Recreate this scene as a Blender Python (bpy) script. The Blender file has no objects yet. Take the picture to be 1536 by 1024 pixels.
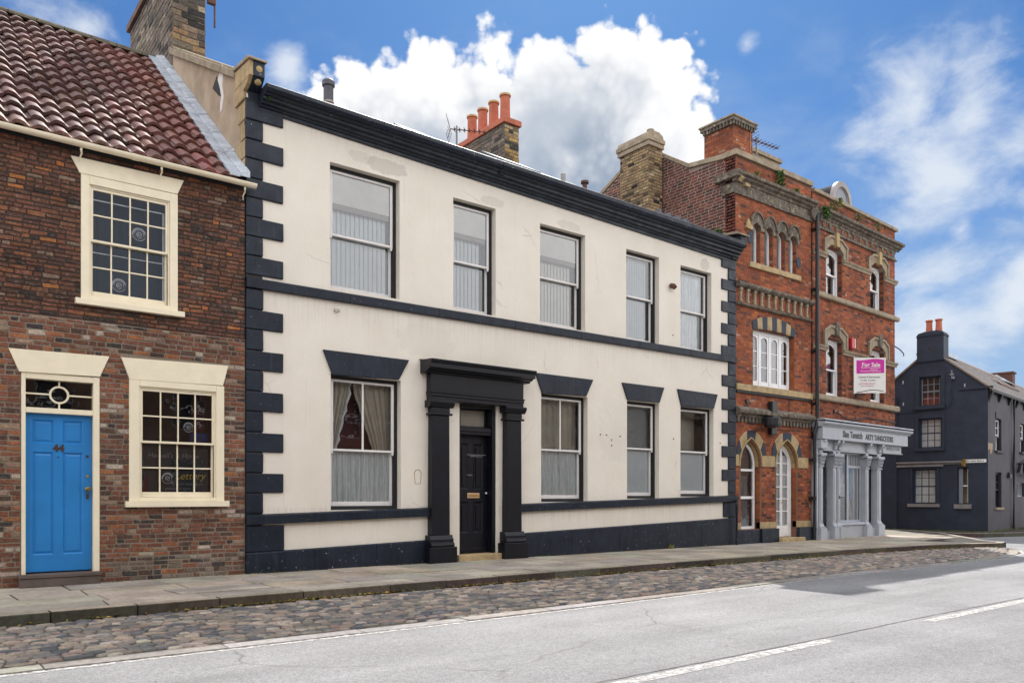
import bpy, math, random
from mathutils import Vector, noise as mnoise
R = math.radians
rng = random.Random(44)
scene = bpy.context.scene
COL = scene.collection

# ------------------------------------------------------------------ mesh helpers
class MB:
    """collects faces (with an optional colour per face) and links them as ONE mesh object"""
    def __init__(s):
        s.v = []; s.f = []; s.c = []
    def add(s, vs, fs, col=None):
        b = len(s.v); s.v += [tuple(p) for p in vs]
        for f in fs:
            s.f.append(tuple(b + i for i in f)); s.c.append(col)
        return s
    def box(s, x0, x1, y0, y1, z0, z1, col=None):
        if x0 > x1: x0, x1 = x1, x0
        if y0 > y1: y0, y1 = y1, y0
        if z0 > z1: z0, z1 = z1, z0
        v = [(x0,y0,z0),(x1,y0,z0),(x1,y1,z0),(x0,y1,z0),(x0,y0,z1),(x1,y0,z1),(x1,y1,z1),(x0,y1,z1)]
        return s.add(v, [(0,3,2,1),(4,5,6,7),(0,1,5,4),(1,2,6,5),(2,3,7,6),(3,0,4,7)], col)
    def prism(s, poly, y0, y1, col=None):
        """polygon in (x,z), extruded from y0 to y1"""
        n = len(poly)
        v = [(x, y0, z) for x, z in poly] + [(x, y1, z) for x, z in poly]
        f = [tuple(range(n)), tuple(range(2*n-1, n-1, -1))] + [((i+1) % n, i, i+n, (i+1) % n+n) for i in range(n)]
        return s.add(v, f, col)
    def prism_x(s, poly, x0, x1, col=None):
        """polygon in (y,z), extruded from x0 to x1; poly may be a function of x"""
        pa = poly(x0) if callable(poly) else poly
        pb = poly(x1) if callable(poly) else poly
        n = len(pa)
        v = [(x0, y, z) for y, z in pa] + [(x1, y, z) for y, z in pb]
        f = [tuple(range(n)), tuple(range(2*n-1, n-1, -1))] + [((i+1) % n, i, i+n, (i+1) % n+n) for i in range(n)]
        return s.add(v, f, col)
    def prism_z(s, poly, z0, z1, col=None, side=None):
        n = len(poly)
        v = [(x, y, z0) for x, y in poly] + [(x, y, z1) for x, y in poly]
        f = [tuple(range(n-1, -1, -1)), tuple(range(n, 2*n))] + [(i, (i+1) % n, (i+1) % n+n, i+n) for i in range(n)]
        s.add(v, f, col)
        if side:
            for i in range(n): s.c[-1-i] = side
        return s
    def ring(s, outer, inner, y0, y1, col=None, closed=False, colf=None):
        """strip between two matched polylines in (x,z), with thickness y0..y1"""
        n = len(outer)
        for i in range(n if closed else n-1):
            j = (i+1) % n
            q = [outer[i], outer[j], inner[j], inner[i]]
            v = [(x, y0, z) for x, z in q] + [(x, y1, z) for x, z in q]
            s.add(v, [(0,1,2,3),(7,6,5,4),(0,4,5,1),(1,5,6,2),(2,6,7,3),(3,7,4,0)], colf(i) if colf else col)
        return s
    def tube(s, pts, r, n=8, col=None, cap=True):
        rings = []
        pts = [Vector(p) for p in pts]
        rr = r if isinstance(r, (list, tuple)) else [r]*len(pts)
        b = len(s.v)
        for i, p in enumerate(pts):
            d = (pts[min(i+1, len(pts)-1)] - pts[max(i-1, 0)]).normalized()
            u = d.cross(Vector((0,0,1)))
            if u.length < 1e-3: u = d.cross(Vector((1,0,0)))
            u.normalize(); w = d.cross(u)
            for k in range(n):
                a = 2*math.pi*k/n
                s.v.append(tuple(p + rr[i]*(math.cos(a)*u + math.sin(a)*w)))
        for i in range(len(pts)-1):
            for k in range(n):
                s.f.append((b+i*n+k, b+i*n+(k+1) % n, b+(i+1)*n+(k+1) % n, b+(i+1)*n+k)); s.c.append(col)
        if cap:
            s.f.append(tuple(b+k for k in range(n))); s.c.append(col)
            s.f.append(tuple(b+(len(pts)-1)*n+k for k in range(n-1, -1, -1))); s.c.append(col)
        return s
    def lathe(s, prof, cx, cy, n=20, col=None):
        b = len(s.v)
        for r, z in prof:
            for k in range(n):
                a = 2*math.pi*k/n; s.v.append((cx+r*math.cos(a), cy+r*math.sin(a), z))
        for i in range(len(prof)-1):
            for k in range(n):
                s.f.append((b+i*n+k, b+i*n+(k+1) % n, b+(i+1)*n+(k+1) % n, b+(i+1)*n+k)); s.c.append(col)
        s.f.append(tuple(b+k for k in range(n-1, -1, -1))); s.c.append(col)
        s.f.append(tuple(b+(len(prof)-1)*n+k for k in range(n))); s.c.append(col)
        return s
    def grid(s, fn, nu, nv, col=None):
        b = len(s.v)
        for j in range(nv+1):
            for i in range(nu+1): s.v.append(tuple(fn(i/nu, j/nv)))
        for j in range(nv):
            for i in range(nu):
                a = b+j*(nu+1)+i; s.f.append((a, a+1, a+nu+2, a+nu+1)); s.c.append(col)
        return s
    def build(s, name, mat, parent=None, bev=0.0, smooth=False, segs=2):
        me = bpy.data.meshes.new(name)
        off = Vector((0,0,0))
        p = parent
        while p is not None and p.parent is not None: p = p.parent
        if p is not None and p.get('_abs'): off = p.location
        me.from_pydata([(x-off.x, y-off.y, z-off.z) for x, y, z in s.v], [], s.f)
        if any(c is not None for c in s.c):
            at = me.color_attributes.new('Col', 'FLOAT_COLOR', 'CORNER')
            data = []
            for poly, c in zip(me.polygons, s.c):
                c = c or (0.5, 0.5, 0.5)
                data += [c[0], c[1], c[2], 1.0]*poly.loop_total
            at.data.foreach_set('color', data)
        if smooth: me.polygons.foreach_set('use_smooth', [True]*len(me.polygons))
        me.materials.append(mat)
        me.update()
        o = bpy.data.objects.new(name, me); COL.objects.link(o)
        if parent is not None: o.parent = parent
        if bev:
            m = o.modifiers.new('bevel', 'BEVEL'); m.width = bev; m.segments = segs; m.limit_method = 'ANGLE'; m.angle_limit = R(40)
        return o

def thing(name, label, cat, loc=(0,0,0), rotz=0.0, group=None, absolute=False):
    o = bpy.data.objects.new(name, None); COL.objects.link(o)
    o.location = loc; o.rotation_euler = (0, 0, rotz)
    o['label'] = label; o['category'] = cat
    if group: o['group'] = group
    if absolute: o['_abs'] = 1
    return o
def tag(o, label, cat, group=None, kind=None):
    o['label'] = label; o['category'] = cat
    if group: o['group'] = group
    if kind: o['kind'] = kind
    return o
def struct(o, kind='structure'):
    o['kind'] = kind; return o

def text_mesh(body, size, loc, name, mat, parent, rotz=0.0, depth=0.003, sx=1.0, align='CENTER', shear=0.0, bold=0.0):
    """flat lettering facing -y, centred at loc (global or local to the parent)"""
    cu = bpy.data.curves.new(name, 'FONT'); cu.body = body; cu.size = size; cu.extrude = depth
    cu.align_x = align; cu.align_y = 'CENTER'; cu.shear = shear; cu.offset = bold; cu.resolution_u = 3
    t = bpy.data.objects.new(name, cu); COL.objects.link(t)
    dg = bpy.context.evaluated_depsgraph_get(); dg.update()
    me = bpy.data.meshes.new_from_object(t.evaluated_get(dg), depsgraph=dg)
    bpy.data.objects.remove(t); bpy.data.curves.remove(cu)
    ca, sa = math.cos(rotz), math.sin(rotz)
    m = MB()
    vs = []
    for v in me.vertices:
        x, h, d = v.co.x*sx, v.co.y, v.co.z
        lx, ly = x, -d
        vs.append((loc[0]+lx*ca-ly*sa, loc[1]+lx*sa+ly*ca, loc[2]+h))
    m.add(vs, [tuple(p.vertices) for p in me.polygons])
    bpy.data.meshes.remove(me)
    return m.build(name, mat, parent)

# ------------------------------------------------------------------ materials
def newmat(name):
    m = bpy.data.materials.new(name); m.use_nodes = True
    nt = m.node_tree; nt.nodes.clear()
    out = nt.nodes.new('ShaderNodeOutputMaterial')
    bs = nt.nodes.new('ShaderNodeBsdfPrincipled')
    nt.links.new(bs.outputs[0], out.inputs[0])
    return m, nt, bs, out
def N(nt, typ, **kw):
    n = nt.nodes.new(typ)
    for k, v in kw.items():
        if k.startswith('i_'):
            key = k[2:]
            key = int(key) if key.isdigit() else key.replace('_', ' ')
            n.inputs[key].default_value = v
        else: setattr(n, k, v)
    return n
def L(nt, a, b): nt.links.new(a, b)
def coords(nt, scale=(1,1,1)):
    t = N(nt, 'ShaderNodeTexCoord'); m = N(nt, 'ShaderNodeMapping'); m.inputs['Scale'].default_value = scale
    L(nt, t.outputs['Object'], m.inputs[0]); return m.outputs[0]
def noise(nt, vec, scale, detail=4, rough=0.6, dist=0.0):
    n = N(nt, 'ShaderNodeTexNoise'); n.inputs['Scale'].default_value = scale; n.inputs['Detail'].default_value = detail
    n.inputs['Roughness'].default_value = rough; n.inputs['Distortion'].default_value = dist
    L(nt, vec, n.inputs['Vector']); return n.outputs[0]
def ramp(nt, fac, stops):
    r = N(nt, 'ShaderNodeValToRGB')
    while len(r.color_ramp.elements) < len(stops): r.color_ramp.elements.new(0.5)
    for e, (p, c) in zip(r.color_ramp.elements, stops):
        e.position = p; e.color = (c, c, c, 1) if isinstance(c, (int, float)) else (*c, 1)
    L(nt, fac, r.inputs[0]); return r.outputs[0]
def mix(nt, fac, a, b, mode='MIX'):
    m = N(nt, 'ShaderNodeMix', data_type='RGBA', blend_type=mode)
    for i, val in ((0, fac), (6, a), (7, b)):
        sock = m.inputs[i]
        if hasattr(val, 'is_linked'): L(nt, val, sock)
        elif isinstance(val, (int, float)): sock.default_value = val if i == 0 else (val, val, val, 1)
        else: sock.default_value = (*val, 1)
    return m.outputs[2]
def bump(nt, bs, height, strength, dist=0.01):
    b = N(nt, 'ShaderNodeBump'); b.inputs['Strength'].default_value = strength; b.inputs['Distance'].default_value = dist
    L(nt, height, b.inputs['Height']); L(nt, b.outputs[0], bs.inputs['Normal'])

def paint(name, col, rough=0.5, var=0.12, bumpk=0.15, scuff=None, scuffcol=(0.4,0.4,0.4), spec=0.5, scale=3.0):
    m, nt, bs, _ = newmat(name)
    co = coords(nt)
    n1 = noise(nt, co, scale, 6, 0.65)
    f = ramp(nt, n1, [(0.3, 1-var), (0.7, 1+var)])
    c = mix(nt, 1.0, col, f, 'MULTIPLY')
    if scuff:
        n2 = noise(nt, co, 9.0, 8, 0.75, 0.6)
        k = ramp(nt, n2, [(scuff, 0.0), (min(scuff+0.06, 1), 1.0)])
        c = mix(nt, k, c, scuffcol)
    L(nt, c, bs.inputs['Base Color']); bs.inputs['Roughness'].default_value = rough
    bs.inputs['Specular IOR Level'].default_value = spec
    bump(nt, bs, noise(nt, co, 60, 4), bumpk, 0.003)
    return m

def attr_mat(name, rough=0.9, lo=0.65, hi=1.3, spk=0.35, bumpk=0.5, bscale=70, spec=0.3, fine=45, bloom=None, soot=None):
    """colour from the mesh's per-piece attribute, broken up by noise"""
    m, nt, bs, _ = newmat(name)
    a = N(nt, 'ShaderNodeAttribute', attribute_name='Col')
    co = coords(nt)
    c = mix(nt, 1.0, a.outputs[0], ramp(nt, noise(nt, co, fine, 5, 0.7), [(0.28, lo), (0.72, hi)]), 'MULTIPLY')
    c = mix(nt, 1.0, c, ramp(nt, noise(nt, co, 1.3, 4, 0.6), [(0.3, 1-spk*0.6), (0.7, 1+spk*0.5)]), 'MULTIPLY')
    if bloom: c = mix(nt, ramp(nt, noise(nt, co, 17, 7, 0.78), [(0.53, 0.0), (0.70, bloom)]), c, (0.42, 0.36, 0.30))
    if soot: c = mix(nt, ramp(nt, noise(nt, co, 4.5, 7, 0.75), [(0.52, 0.0), (0.72, soot)]), c, (0.045, 0.035, 0.031))
    L(nt, c, bs.inputs['Base Color']); bs.inputs['Roughness'].default_value = rough
    bs.inputs['Specular IOR Level'].default_value = spec
    bump(nt, bs, noise(nt, co, bscale, 6, 0.7), bumpk, 0.006)
    return m

M = {}
def make_materials():
    # cream painted stucco with hairline dirt, streaks of grime and faint patches
    m, nt, bs, _ = newmat('cream_stucco')
    co = coords(nt)
    base = (0.80, 0.745, 0.655)
    c = mix(nt, ramp(nt, noise(nt, co, 1.1, 5, 0.6), [(0.35, 0.0), (0.7, 1.0)]), base, (0.735, 0.68, 0.59))
    st = noise(nt, coords(nt, (9, 9, 0.35)), 1.6, 5, 0.7)
    c = mix(nt, ramp(nt, st, [(0.58, 0.0), (0.78, 0.30)]), c, (0.50, 0.43, 0.35))
    sx = N(nt, 'ShaderNodeSeparateXYZ'); L(nt, co, sx.inputs[0])
    def rng_(v, a, b):
        q = N(nt, 'ShaderNodeMapRange', interpolation_type='SMOOTHSTEP'); L(nt, v, q.inputs[0]); q.inputs[1].default_value = a; q.inputs[2].default_value = b; return q.outputs[0]
    def mth(op, a, b):
        q = N(nt, 'ShaderNodeMath', operation=op)
        for i, v in enumerate((a, b)):
            if hasattr(v, 'is_linked'): L(nt, v, q.inputs[i])
            else: q.inputs[i].default_value = v
        return q.outputs[0]
    st2 = noise(nt, coords(nt, (22, 22, 0.5)), 1.0, 4, 0.7)
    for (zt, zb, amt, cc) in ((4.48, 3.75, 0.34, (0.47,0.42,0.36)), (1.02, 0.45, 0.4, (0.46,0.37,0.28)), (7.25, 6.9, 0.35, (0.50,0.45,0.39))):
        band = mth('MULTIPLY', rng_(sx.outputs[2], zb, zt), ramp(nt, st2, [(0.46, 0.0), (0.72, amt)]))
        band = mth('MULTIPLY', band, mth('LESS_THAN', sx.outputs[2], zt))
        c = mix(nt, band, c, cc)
    pn = noise(nt, co, 7, 4, 0.6)
    for (px, pz, rx, rz, am) in ((-3.72,6.93,.42,.13,.55),(-1.42,6.84,.28,.09,.40),(0.55,6.79,.32,.09,.35),(4.95,6.78,.17,.14,.5),(-4.2,6.97,.25,.10,.35),(1.9,2.6,.5,.7,.12),(-2.9,4.0,.6,.3,.15)):
        ex = mth('POWER', mth('ABSOLUTE', mth('MULTIPLY', mth('ADD', sx.outputs[0], -px), 1/rx), 0), 2.4)
        ez = mth('POWER', mth('ABSOLUTE', mth('MULTIPLY', mth('ADD', sx.outputs[2], -pz), 1/rz), 0), 2.4)
        e = mth('ADD', mth('ADD', ex, ez), mth('MULTIPLY', mth('ADD', pn, -0.5), 2.6))
        c = mix(nt, mth('MULTIPLY', rng_(e, 1.15, 0.75), am), c, (0.50, 0.46, 0.41))
    sp = noise(nt, co, 13, 3, 0.5)
    c = mix(nt, ramp(nt, sp, [(0.735, 0.0), (0.76, 0.55)]), c, (0.42, 0.34, 0.26))
    v = N(nt, 'ShaderNodeTexVoronoi', feature='DISTANCE_TO_EDGE'); v.inputs['Scale'].default_value = 0.55
    dm = N(nt, 'ShaderNodeMix', data_type='RGBA', blend_type='ADD'); dm.inputs[0].default_value = 0.35
    L(nt, co, dm.inputs[6])
    nz = N(nt, 'ShaderNodeTexNoise'); nz.inputs['Scale'].default_value = 2.2; nz.inputs['Detail'].default_value = 6
    L(nt, co, nz.inputs['Vector']); L(nt, nz.outputs[1], dm.inputs[7]); L(nt, dm.outputs[2], v.inputs['Vector'])
    crack = ramp(nt, v.outputs['Distance'], [(0.0, 0.5), (0.006, 0.0)])
    keep = ramp(nt, noise(nt, co, 0.9, 2), [(0.55, 0.0), (0.62, 1.0)])
    c = mix(nt, mix(nt, 1.0, crack, keep, 'MULTIPLY'), c, (0.45, 0.38, 0.31))
    L(nt, c, bs.inputs['Base Color']); bs.inputs['Roughness'].default_value = 0.85
    bs.inputs['Specular IOR Level'].default_value = 0.25
    h = mix(nt, 0.4, noise(nt, co, 4, 6, 0.65, 0.8), noise(nt, co, 38, 4, 0.6))
    bump(nt, bs, h, 0.55, 0.018)
    M['stucco'] = m
    M['repair'] = paint('grey_repair', (0.50, 0.45, 0.39), 0.9, 0.18, 0.4, scale=5)
    m, nt, bs, _ = newmat('navy_masonry_paint')
    co = coords(nt)
    c = mix(nt, ramp(nt, noise(nt, co, 2.2, 6, 0.7), [(0.35, 0.0), (0.72, 1.0)]), (0.0045, 0.0088, 0.0185), (0.013, 0.021, 0.036))
    c = mix(nt, ramp(nt, noise(nt, coords(nt, (14, 14, 0.6)), 1.5, 5, 0.75), [(0.55, 0.0), (0.80, 0.7)]), c, (0.035, 0.052, 0.075))
    c = mix(nt, ramp(nt, noise(nt, coords(nt, (1.2, 14, 22)), 1.5, 5, 0.75), [(0.62, 0.0), (0.80, 0.6)]), c, (0.050, 0.068, 0.092))
    c = mix(nt, ramp(nt, noise(nt, co, 26, 3, 0.5), [(0.705, 0.0), (0.735, 0.9)]), c, (0.36, 0.36, 0.36))
    L(nt, c, bs.inputs['Base Color']); bs.inputs['Specular IOR Level'].default_value = 0.32
    L(nt, ramp(nt, noise(nt, co, 5, 4), [(0.3, 0.32), (0.7, 0.6)]), bs.inputs['Roughness'])
    bump(nt, bs, mix(nt, 0.5, noise(nt, co, 6, 5, 0.6), noise(nt, co, 40, 4)), 0.5, 0.012)
    M['navy'] = m
    M['black'] = paint('black_gloss_paint', (0.0065, 0.0072, 0.012), 0.36, 0.35, 0.35, 0.72, (0.06, 0.07, 0.09), 0.32, 5.0)
    M['liner'] = paint('black_window_lining', (0.004, 0.0045, 0.006), 0.6, 0.3, 0.2)
    M['sash'] = paint('old_white_sash_paint', (0.76, 0.74, 0.72), 0.5, 0.06, 0.3, 0.70, (0.28, 0.25, 0.23), 0.4, 8.0)
    M['white'] = paint('white_gloss_paint', (0.80, 0.80, 0.80), 0.35, 0.04, 0.1)
    M['cream'] = paint('cream_gloss_paint', (0.83, 0.745, 0.56), 0.45, 0.06, 0.15, 0.76, (0.45, 0.36, 0.22), 0.4, 5.0)
    M['blue'] = paint('blue_door_paint', (0.017, 0.205, 0.545), 0.32, 0.10, 0.08, None, (0,0,0), 0.5, 2.0)
    M['grey'] = paint('pale_grey_paint', (0.37, 0.395, 0.44), 0.45, 0.08, 0.12, 0.78, (0.25, 0.25, 0.26), 0.4)
    M['grey_dark'] = paint('mid_grey_paint', (0.20, 0.22, 0.26), 0.5, 0.1, 0.1)
    M['slateblue'] = paint('dark_slate_render', (0.0225, 0.031, 0.051), 0.62, 0.28, 0.5, 0.80, (0.12, 0.12, 0.13), 0.35, 2.0)
    M['purple'] = paint('dark_plum_render', (0.046, 0.040, 0.050), 0.65, 0.35, 0.5, 0.74, (0.13, 0.12, 0.13), 0.35, 1.6)
    M['tanstone'] = paint('tan_sandstone', (0.40, 0.30, 0.17), 0.9, 0.30, 0.6, 0.66, (0.14, 0.11, 0.08), 0.2, 5.0)
    M['greystone'] = paint('weathered_stone', (0.31, 0.255, 0.185), 0.92, 0.30, 0.6, 0.64, (0.09, 0.08, 0.065), 0.2, 5.0)
    M['sootstone'] = paint('sooty_stone', (0.135, 0.118, 0.098), 0.92, 0.55, 0.8, 0.54, (0.34, 0.275, 0.19), 0.2, 6.0)
    M['gildstone'] = paint('ochre_moulding', (0.40, 0.295, 0.145), 0.8, 0.28, 0.4, 0.68, (0.16, 0.10, 0.05), 0.25, 7.0)
    M['stepstone'] = paint('brown_step_stone', (0.12, 0.095, 0.085), 0.9, 0.25, 0.5, None, (0,0,0), 0.2, 3.0)
    M['tanrender'] = paint('stained_tan_render', (0.40, 0.31, 0.225), 0.95, 0.28, 0.7, 0.66, (0.18, 0.14, 0.11), 0.15, 1.7)
    M['lead'] = paint('lead_flashing', (0.36, 0.40, 0.46), 0.4, 0.35, 0.6, 0.56, (0.62, 0.64, 0.68), 0.5, 4.0)
    M['leaddark'] = paint('dulled_lead', (0.12, 0.135, 0.16), 0.6, 0.3, 0.4, 0.64, (0.22, 0.24, 0.26), 0.3, 4.0)  # lead colour darkened to hold back sun glare on the roof strips
    M['slate'] = paint('roof_slate', (0.085, 0.085, 0.10), 0.55, 0.3, 0.4, 0.68, (0.17, 0.15, 0.10), 0.4, 3.0)
    M['dullslate'] = paint('dull_slate', (0.045, 0.045, 0.052), 0.95, 0.3, 0.3, None, (0,0,0), 0.08, 3.0)
    M['brownroof'] = paint('brown_roof_tile', (0.22, 0.165, 0.13), 0.75, 0.25, 0.5, 0.68, (0.10, 0.08, 0.06), 0.3, 4.0)
    M['terracotta'] = paint('terracotta', (0.43, 0.13, 0.075), 0.75, 0.2, 0.3, 0.74, (0.15, 0.07, 0.05), 0.3, 6.0)
    M['potrim'] = paint('pale_pot_rim', (0.52, 0.36, 0.18), 0.8, 0.2, 0.3)
    M['ridge'] = paint('mossy_ridge_tile', (0.11, 0.10, 0.075), 0.95, 0.35, 0.7, 0.62, (0.20, 0.19, 0.13), 0.2, 6.0)
    M['rust'] = paint('rusty_iron', (0.10, 0.045, 0.03), 0.8, 0.4, 0.4)
    M['alu'] = paint('dull_aluminium', (0.20, 0.19, 0.19), 0.45, 0.2, 0.1)
    M['iron'] = paint('black_iron', (0.012, 0.013, 0.016), 0.42, 0.25, 0.2)
    M['pipegrey'] = paint('grey_pipe', (0.30, 0.28, 0.27), 0.6, 0.2, 0.2)
    M['brass'] = paint('worn_brass', (0.50, 0.33, 0.10), 0.35, 0.15, 0.1); M['brass'].node_tree.nodes['Principled BSDF'].inputs['Metallic'].default_value = 0.85
    M['letterplate'] = paint('pale_copper_plate', (0.55, 0.36, 0.22), 0.4, 0.15, 0.1)
    M['red'] = paint('red_alarm_plastic', (0.42, 0.012, 0.022), 0.4, 0.08, 0.05)
    M['magenta'] = paint('magenta_print', (0.52, 0.010, 0.30), 0.4, 0.04, 0.02)
    M['board'] = paint('white_board', (0.74, 0.73, 0.70), 0.45, 0.04, 0.05)
    M['ink'] = paint('dark_ink', (0.03, 0.03, 0.035), 0.5, 0.1, 0.02)
    M['inkgrey'] = paint('grey_ink', (0.20, 0.19, 0.20), 0.5, 0.1, 0.02)
    M['inkpink'] = paint('pink_ink', (0.55, 0.10, 0.25), 0.5, 0.1, 0.02)
    M['decal'] = paint('white_window_decal', (0.62, 0.64, 0.66), 0.5, 0.25, 0.02, scale=20)
    M['decaldark'] = paint('black_window_decal', (0.015, 0.016, 0.02), 0.4, 0.2, 0.02)
    M['yellow'] = paint('yellow_lettering', (0.50, 0.36, 0.03), 0.6, 0.2, 0.02, scale=20)
    M['numeral'] = paint('brown_numerals', (0.055, 0.028, 0.022), 0.45, 0.2, 0.05)
    M['chalkboard'] = paint('charcoal_board', (0.020, 0.022, 0.026), 0.6, 0.2, 0.05)
    M['blind'] = paint('vertical_blind_fabric', (0.84, 0.91, 0.95), 0.8, 0.05, 0.1)
    M['blindcream'] = paint('cream_blind_fabric', (0.93, 0.90, 0.83), 0.8, 0.08, 0.1, scale=2)
    M['blindgrey'] = paint('grey_blind_fabric', (0.36, 0.37, 0.37), 0.8, 0.10, 0.1)
    M['pelmet'] = paint('brown_blind_rail', (0.34, 0.27, 0.25), 0.6, 0.15, 0.1)
    M['drape'] = paint('beige_drape', (0.50, 0.455, 0.375), 0.9, 0.12, 0.1)
    M['maroon'] = paint('maroon_curtain', (0.07, 0.010, 0.014), 0.8, 0.3, 0.2)
    M['redcloth'] = paint('patterned_red_cloth', (0.34, 0.085, 0.055), 0.9, 0.45, 0.2, 0.62, (0.42, 0.24, 0.19), 0.2, 7.0)
    M['bluecloth'] = paint('blue_cloth', (0.02, 0.045, 0.16), 0.8, 0.3, 0.1)
    M['room'] = paint('dim_interior', (0.036, 0.037, 0.039), 0.9, 0.3, 0.1)
    M['roomwarm'] = paint('warm_interior', (0.30, 0.245, 0.17), 0.9, 0.3, 0.1)
    M['dress'] = paint('lace_dress', (0.42, 0.36, 0.30), 0.9, 0.3, 0.4, 0.60, (0.18, 0.15, 0.13), 0.2, 14.0)
    M['curtwhite'] = paint('white_curtain', (0.90, 0.92, 0.93), 0.9, 0.1, 0.1)
    # net curtain: lacy, partly see-through
    m, nt, bs, out = newmat('net_curtain')
    bs.inputs['Base Color'].default_value = (0.90, 0.95, 0.97, 1); bs.inputs['Roughness'].default_value = 0.9
    tr = N(nt, 'ShaderNodeBsdfTransparent'); mx = N(nt, 'ShaderNodeMixShader')
    k = ramp(nt, noise(nt, coords(nt, (1, 1, 0.10)), 26, 5, 0.6), [(0.36, 0.70), (0.60, 1.0)])
    L(nt, k, mx.inputs[0]); L(nt, tr.outputs[0], mx.inputs[1]); L(nt, bs.outputs[0], mx.inputs[2]); L(nt, mx.outputs[0], out.inputs[0])
    M['net'] = m
    # window glass: clear, mirror-like by Fresnel, slightly wavy
    for key, wob, mul in (('glass', 0.05, 1.65), ('glassold', 0.14, 0.9)):
        m, nt, bs, out = newmat(key)
        nt.nodes.remove(bs)
        fr = N(nt, 'ShaderNodeFresnel'); fr.inputs[0].default_value = 1.62
        tr = N(nt, 'ShaderNodeBsdfTransparent'); tr.inputs[0].default_value = (0.97, 0.99, 0.99, 1)
        gl = N(nt, 'ShaderNodeBsdfGlossy'); gl.inputs['Roughness'].default_value = 0.015
        gl.inputs[0].default_value = (0.92, 0.95, 1.0, 1)
        mx = N(nt, 'ShaderNodeMixShader')
        b = N(nt, 'ShaderNodeBump'); b.inputs['Strength'].default_value = wob; b.inputs['Distance'].default_value = 0.02
        L(nt, noise(nt, coords(nt), 3.0, 2), b.inputs['Height']); L(nt, b.outputs[0], gl.inputs['Normal'])
        ma = N(nt, 'ShaderNodeMath', operation='MULTIPLY'); ma.inputs[1].default_value = mul
        L(nt, fr.outputs[0], ma.inputs[0]); L(nt, ma.outputs[0], mx.inputs[0])
        L(nt, tr.outputs[0], mx.inputs[1]); L(nt, gl.outputs[0], mx.inputs[2]); L(nt, mx.outputs[0], out.inputs[0])
        M[key] = m
    # brickwork and masonry (colour per brick)
    M['brick'] = attr_mat('old_brick', 0.92, 0.5, 1.5, 0.5, 1.0, 55, 0.25, 38, 0.42, 0.6)
    M['brickred'] = attr_mat('red_brick', 0.9, 0.6, 1.4, 0.5, 0.7, 60, 0.25, 26, 0.22, 0.5)
    M['mortar'] = attr_mat('mortar', 0.97, 0.7, 1.3, 0.4, 0.9, 80, 0.1, 40)
    M['masonry'] = attr_mat('rubble_stone', 0.95, 0.45, 1.5, 0.5, 1.0, 30, 0.2, 22)
    M['slabs'] = attr_mat('york_stone_paving', 0.88, 0.75, 1.22, 0.55, 0.6, 30, 0.3, 14, None, 0.25)
    M['setts'] = attr_mat('river_cobble', 0.68, 0.6, 1.35, 0.3, 0.5, 40, 0.45, 28)
    M['kerbstone'] = attr_mat('kerb_stone', 0.9, 0.6, 1.3, 0.4, 0.7, 30, 0.3, 14)
    M['leafmat'] = attr_mat('leaf', 0.7, 0.8, 1.2, 0.1, 0.1, 60, 0.3, 30)
    M['pantile'] = attr_mat('glazed_pantile', 0.62, 0.6, 1.35, 0.5, 0.5, 40, 0.38, 16, 0.30, 0.5)
    M['slatecol'] = attr_mat('slate_course', 0.5, 0.7, 1.3, 0.3, 0.4, 40, 0.45, 16)
    # asphalt
    m, nt, bs, _ = newmat('worn_asphalt')
    co = coords(nt)
    c = ramp(nt, noise(nt, co, 75, 4, 0.85), [(0.30, (0.110, 0.110, 0.116)), (0.52, (0.220, 0.220, 0.228)), (0.74, (0.42, 0.42, 0.425))])
    c = mix(nt, 1.0, c, ramp(nt, noise(nt, co, 24, 5, 0.8), [(0.30, 0.80), (0.70, 1.20)]), 'MULTIPLY')
    c = mix(nt, 1.0, c, ramp(nt, noise(nt, co, 0.45, 6, 0.65), [(0.3, 0.78), (0.7, 1.16)]), 'MULTIPLY')
    c = mix(nt, ramp(nt, noise(nt, co, 11, 2, 0.5), [(0.72, 0.0), (0.76, 0.5)]), c, (0.07, 0.068, 0.066))
    vr = N(nt, 'ShaderNodeTexVoronoi', feature='DISTANCE_TO_EDGE'); vr.inputs['Scale'].default_value = 0.22
    vw = N(nt, 'ShaderNodeMix', data_type='RGBA', blend_type='ADD'); vw.inputs[0].default_value = 0.5
    vn = N(nt, 'ShaderNodeTexNoise'); vn.inputs['Scale'].default_value = 1.4; vn.inputs['Detail'].default_value = 7
    L(nt, co, vn.inputs['Vector']); L(nt, co, vw.inputs[6]); L(nt, vn.outputs[1], vw.inputs[7]); L(nt, vw.outputs[2], vr.inputs['Vector'])
    ck = mix(nt, 1.0, ramp(nt, vr.outputs['Distance'], [(0.0, 0.7), (0.004, 0.0)]), ramp(nt, noise(nt, co, 0.5, 2), [(0.48, 0.0), (0.55, 1.0)]), 'MULTIPLY')
    c = mix(nt, ck, c, (0.085, 0.083, 0.082))
    c = mix(nt, ramp(nt, noise(nt, coords(nt, (0.25, 1.3, 1)), 0.9, 6, 0.7), [(0.56, 0.0), (0.66, 0.32)]), c, (0.135, 0.135, 0.14))
    c = mix(nt, 1.0, c, ramp(nt, noise(nt, coords(nt, (0.12, 2.0, 1)), 1.0, 4, 0.6), [(0.3, 0.86), (0.7, 1.12)]), 'MULTIPLY')
    L(nt, c, bs.inputs['Base Color']); bs.inputs['Roughness'].default_value = 0.82
    bs.inputs['Specular IOR Level'].default_value = 0.35
    bump(nt, bs, noise(nt, co, 95, 4, 0.8), 0.9, 0.012)
    M['asphalt'] = m
    m, nt, bs, out = newmat('worn_road_paint')
    co = coords(nt)
    bs.inputs['Base Color'].default_value = (0.56, 0.545, 0.53, 1); bs.inputs['Roughness'].default_value = 0.8
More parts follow.
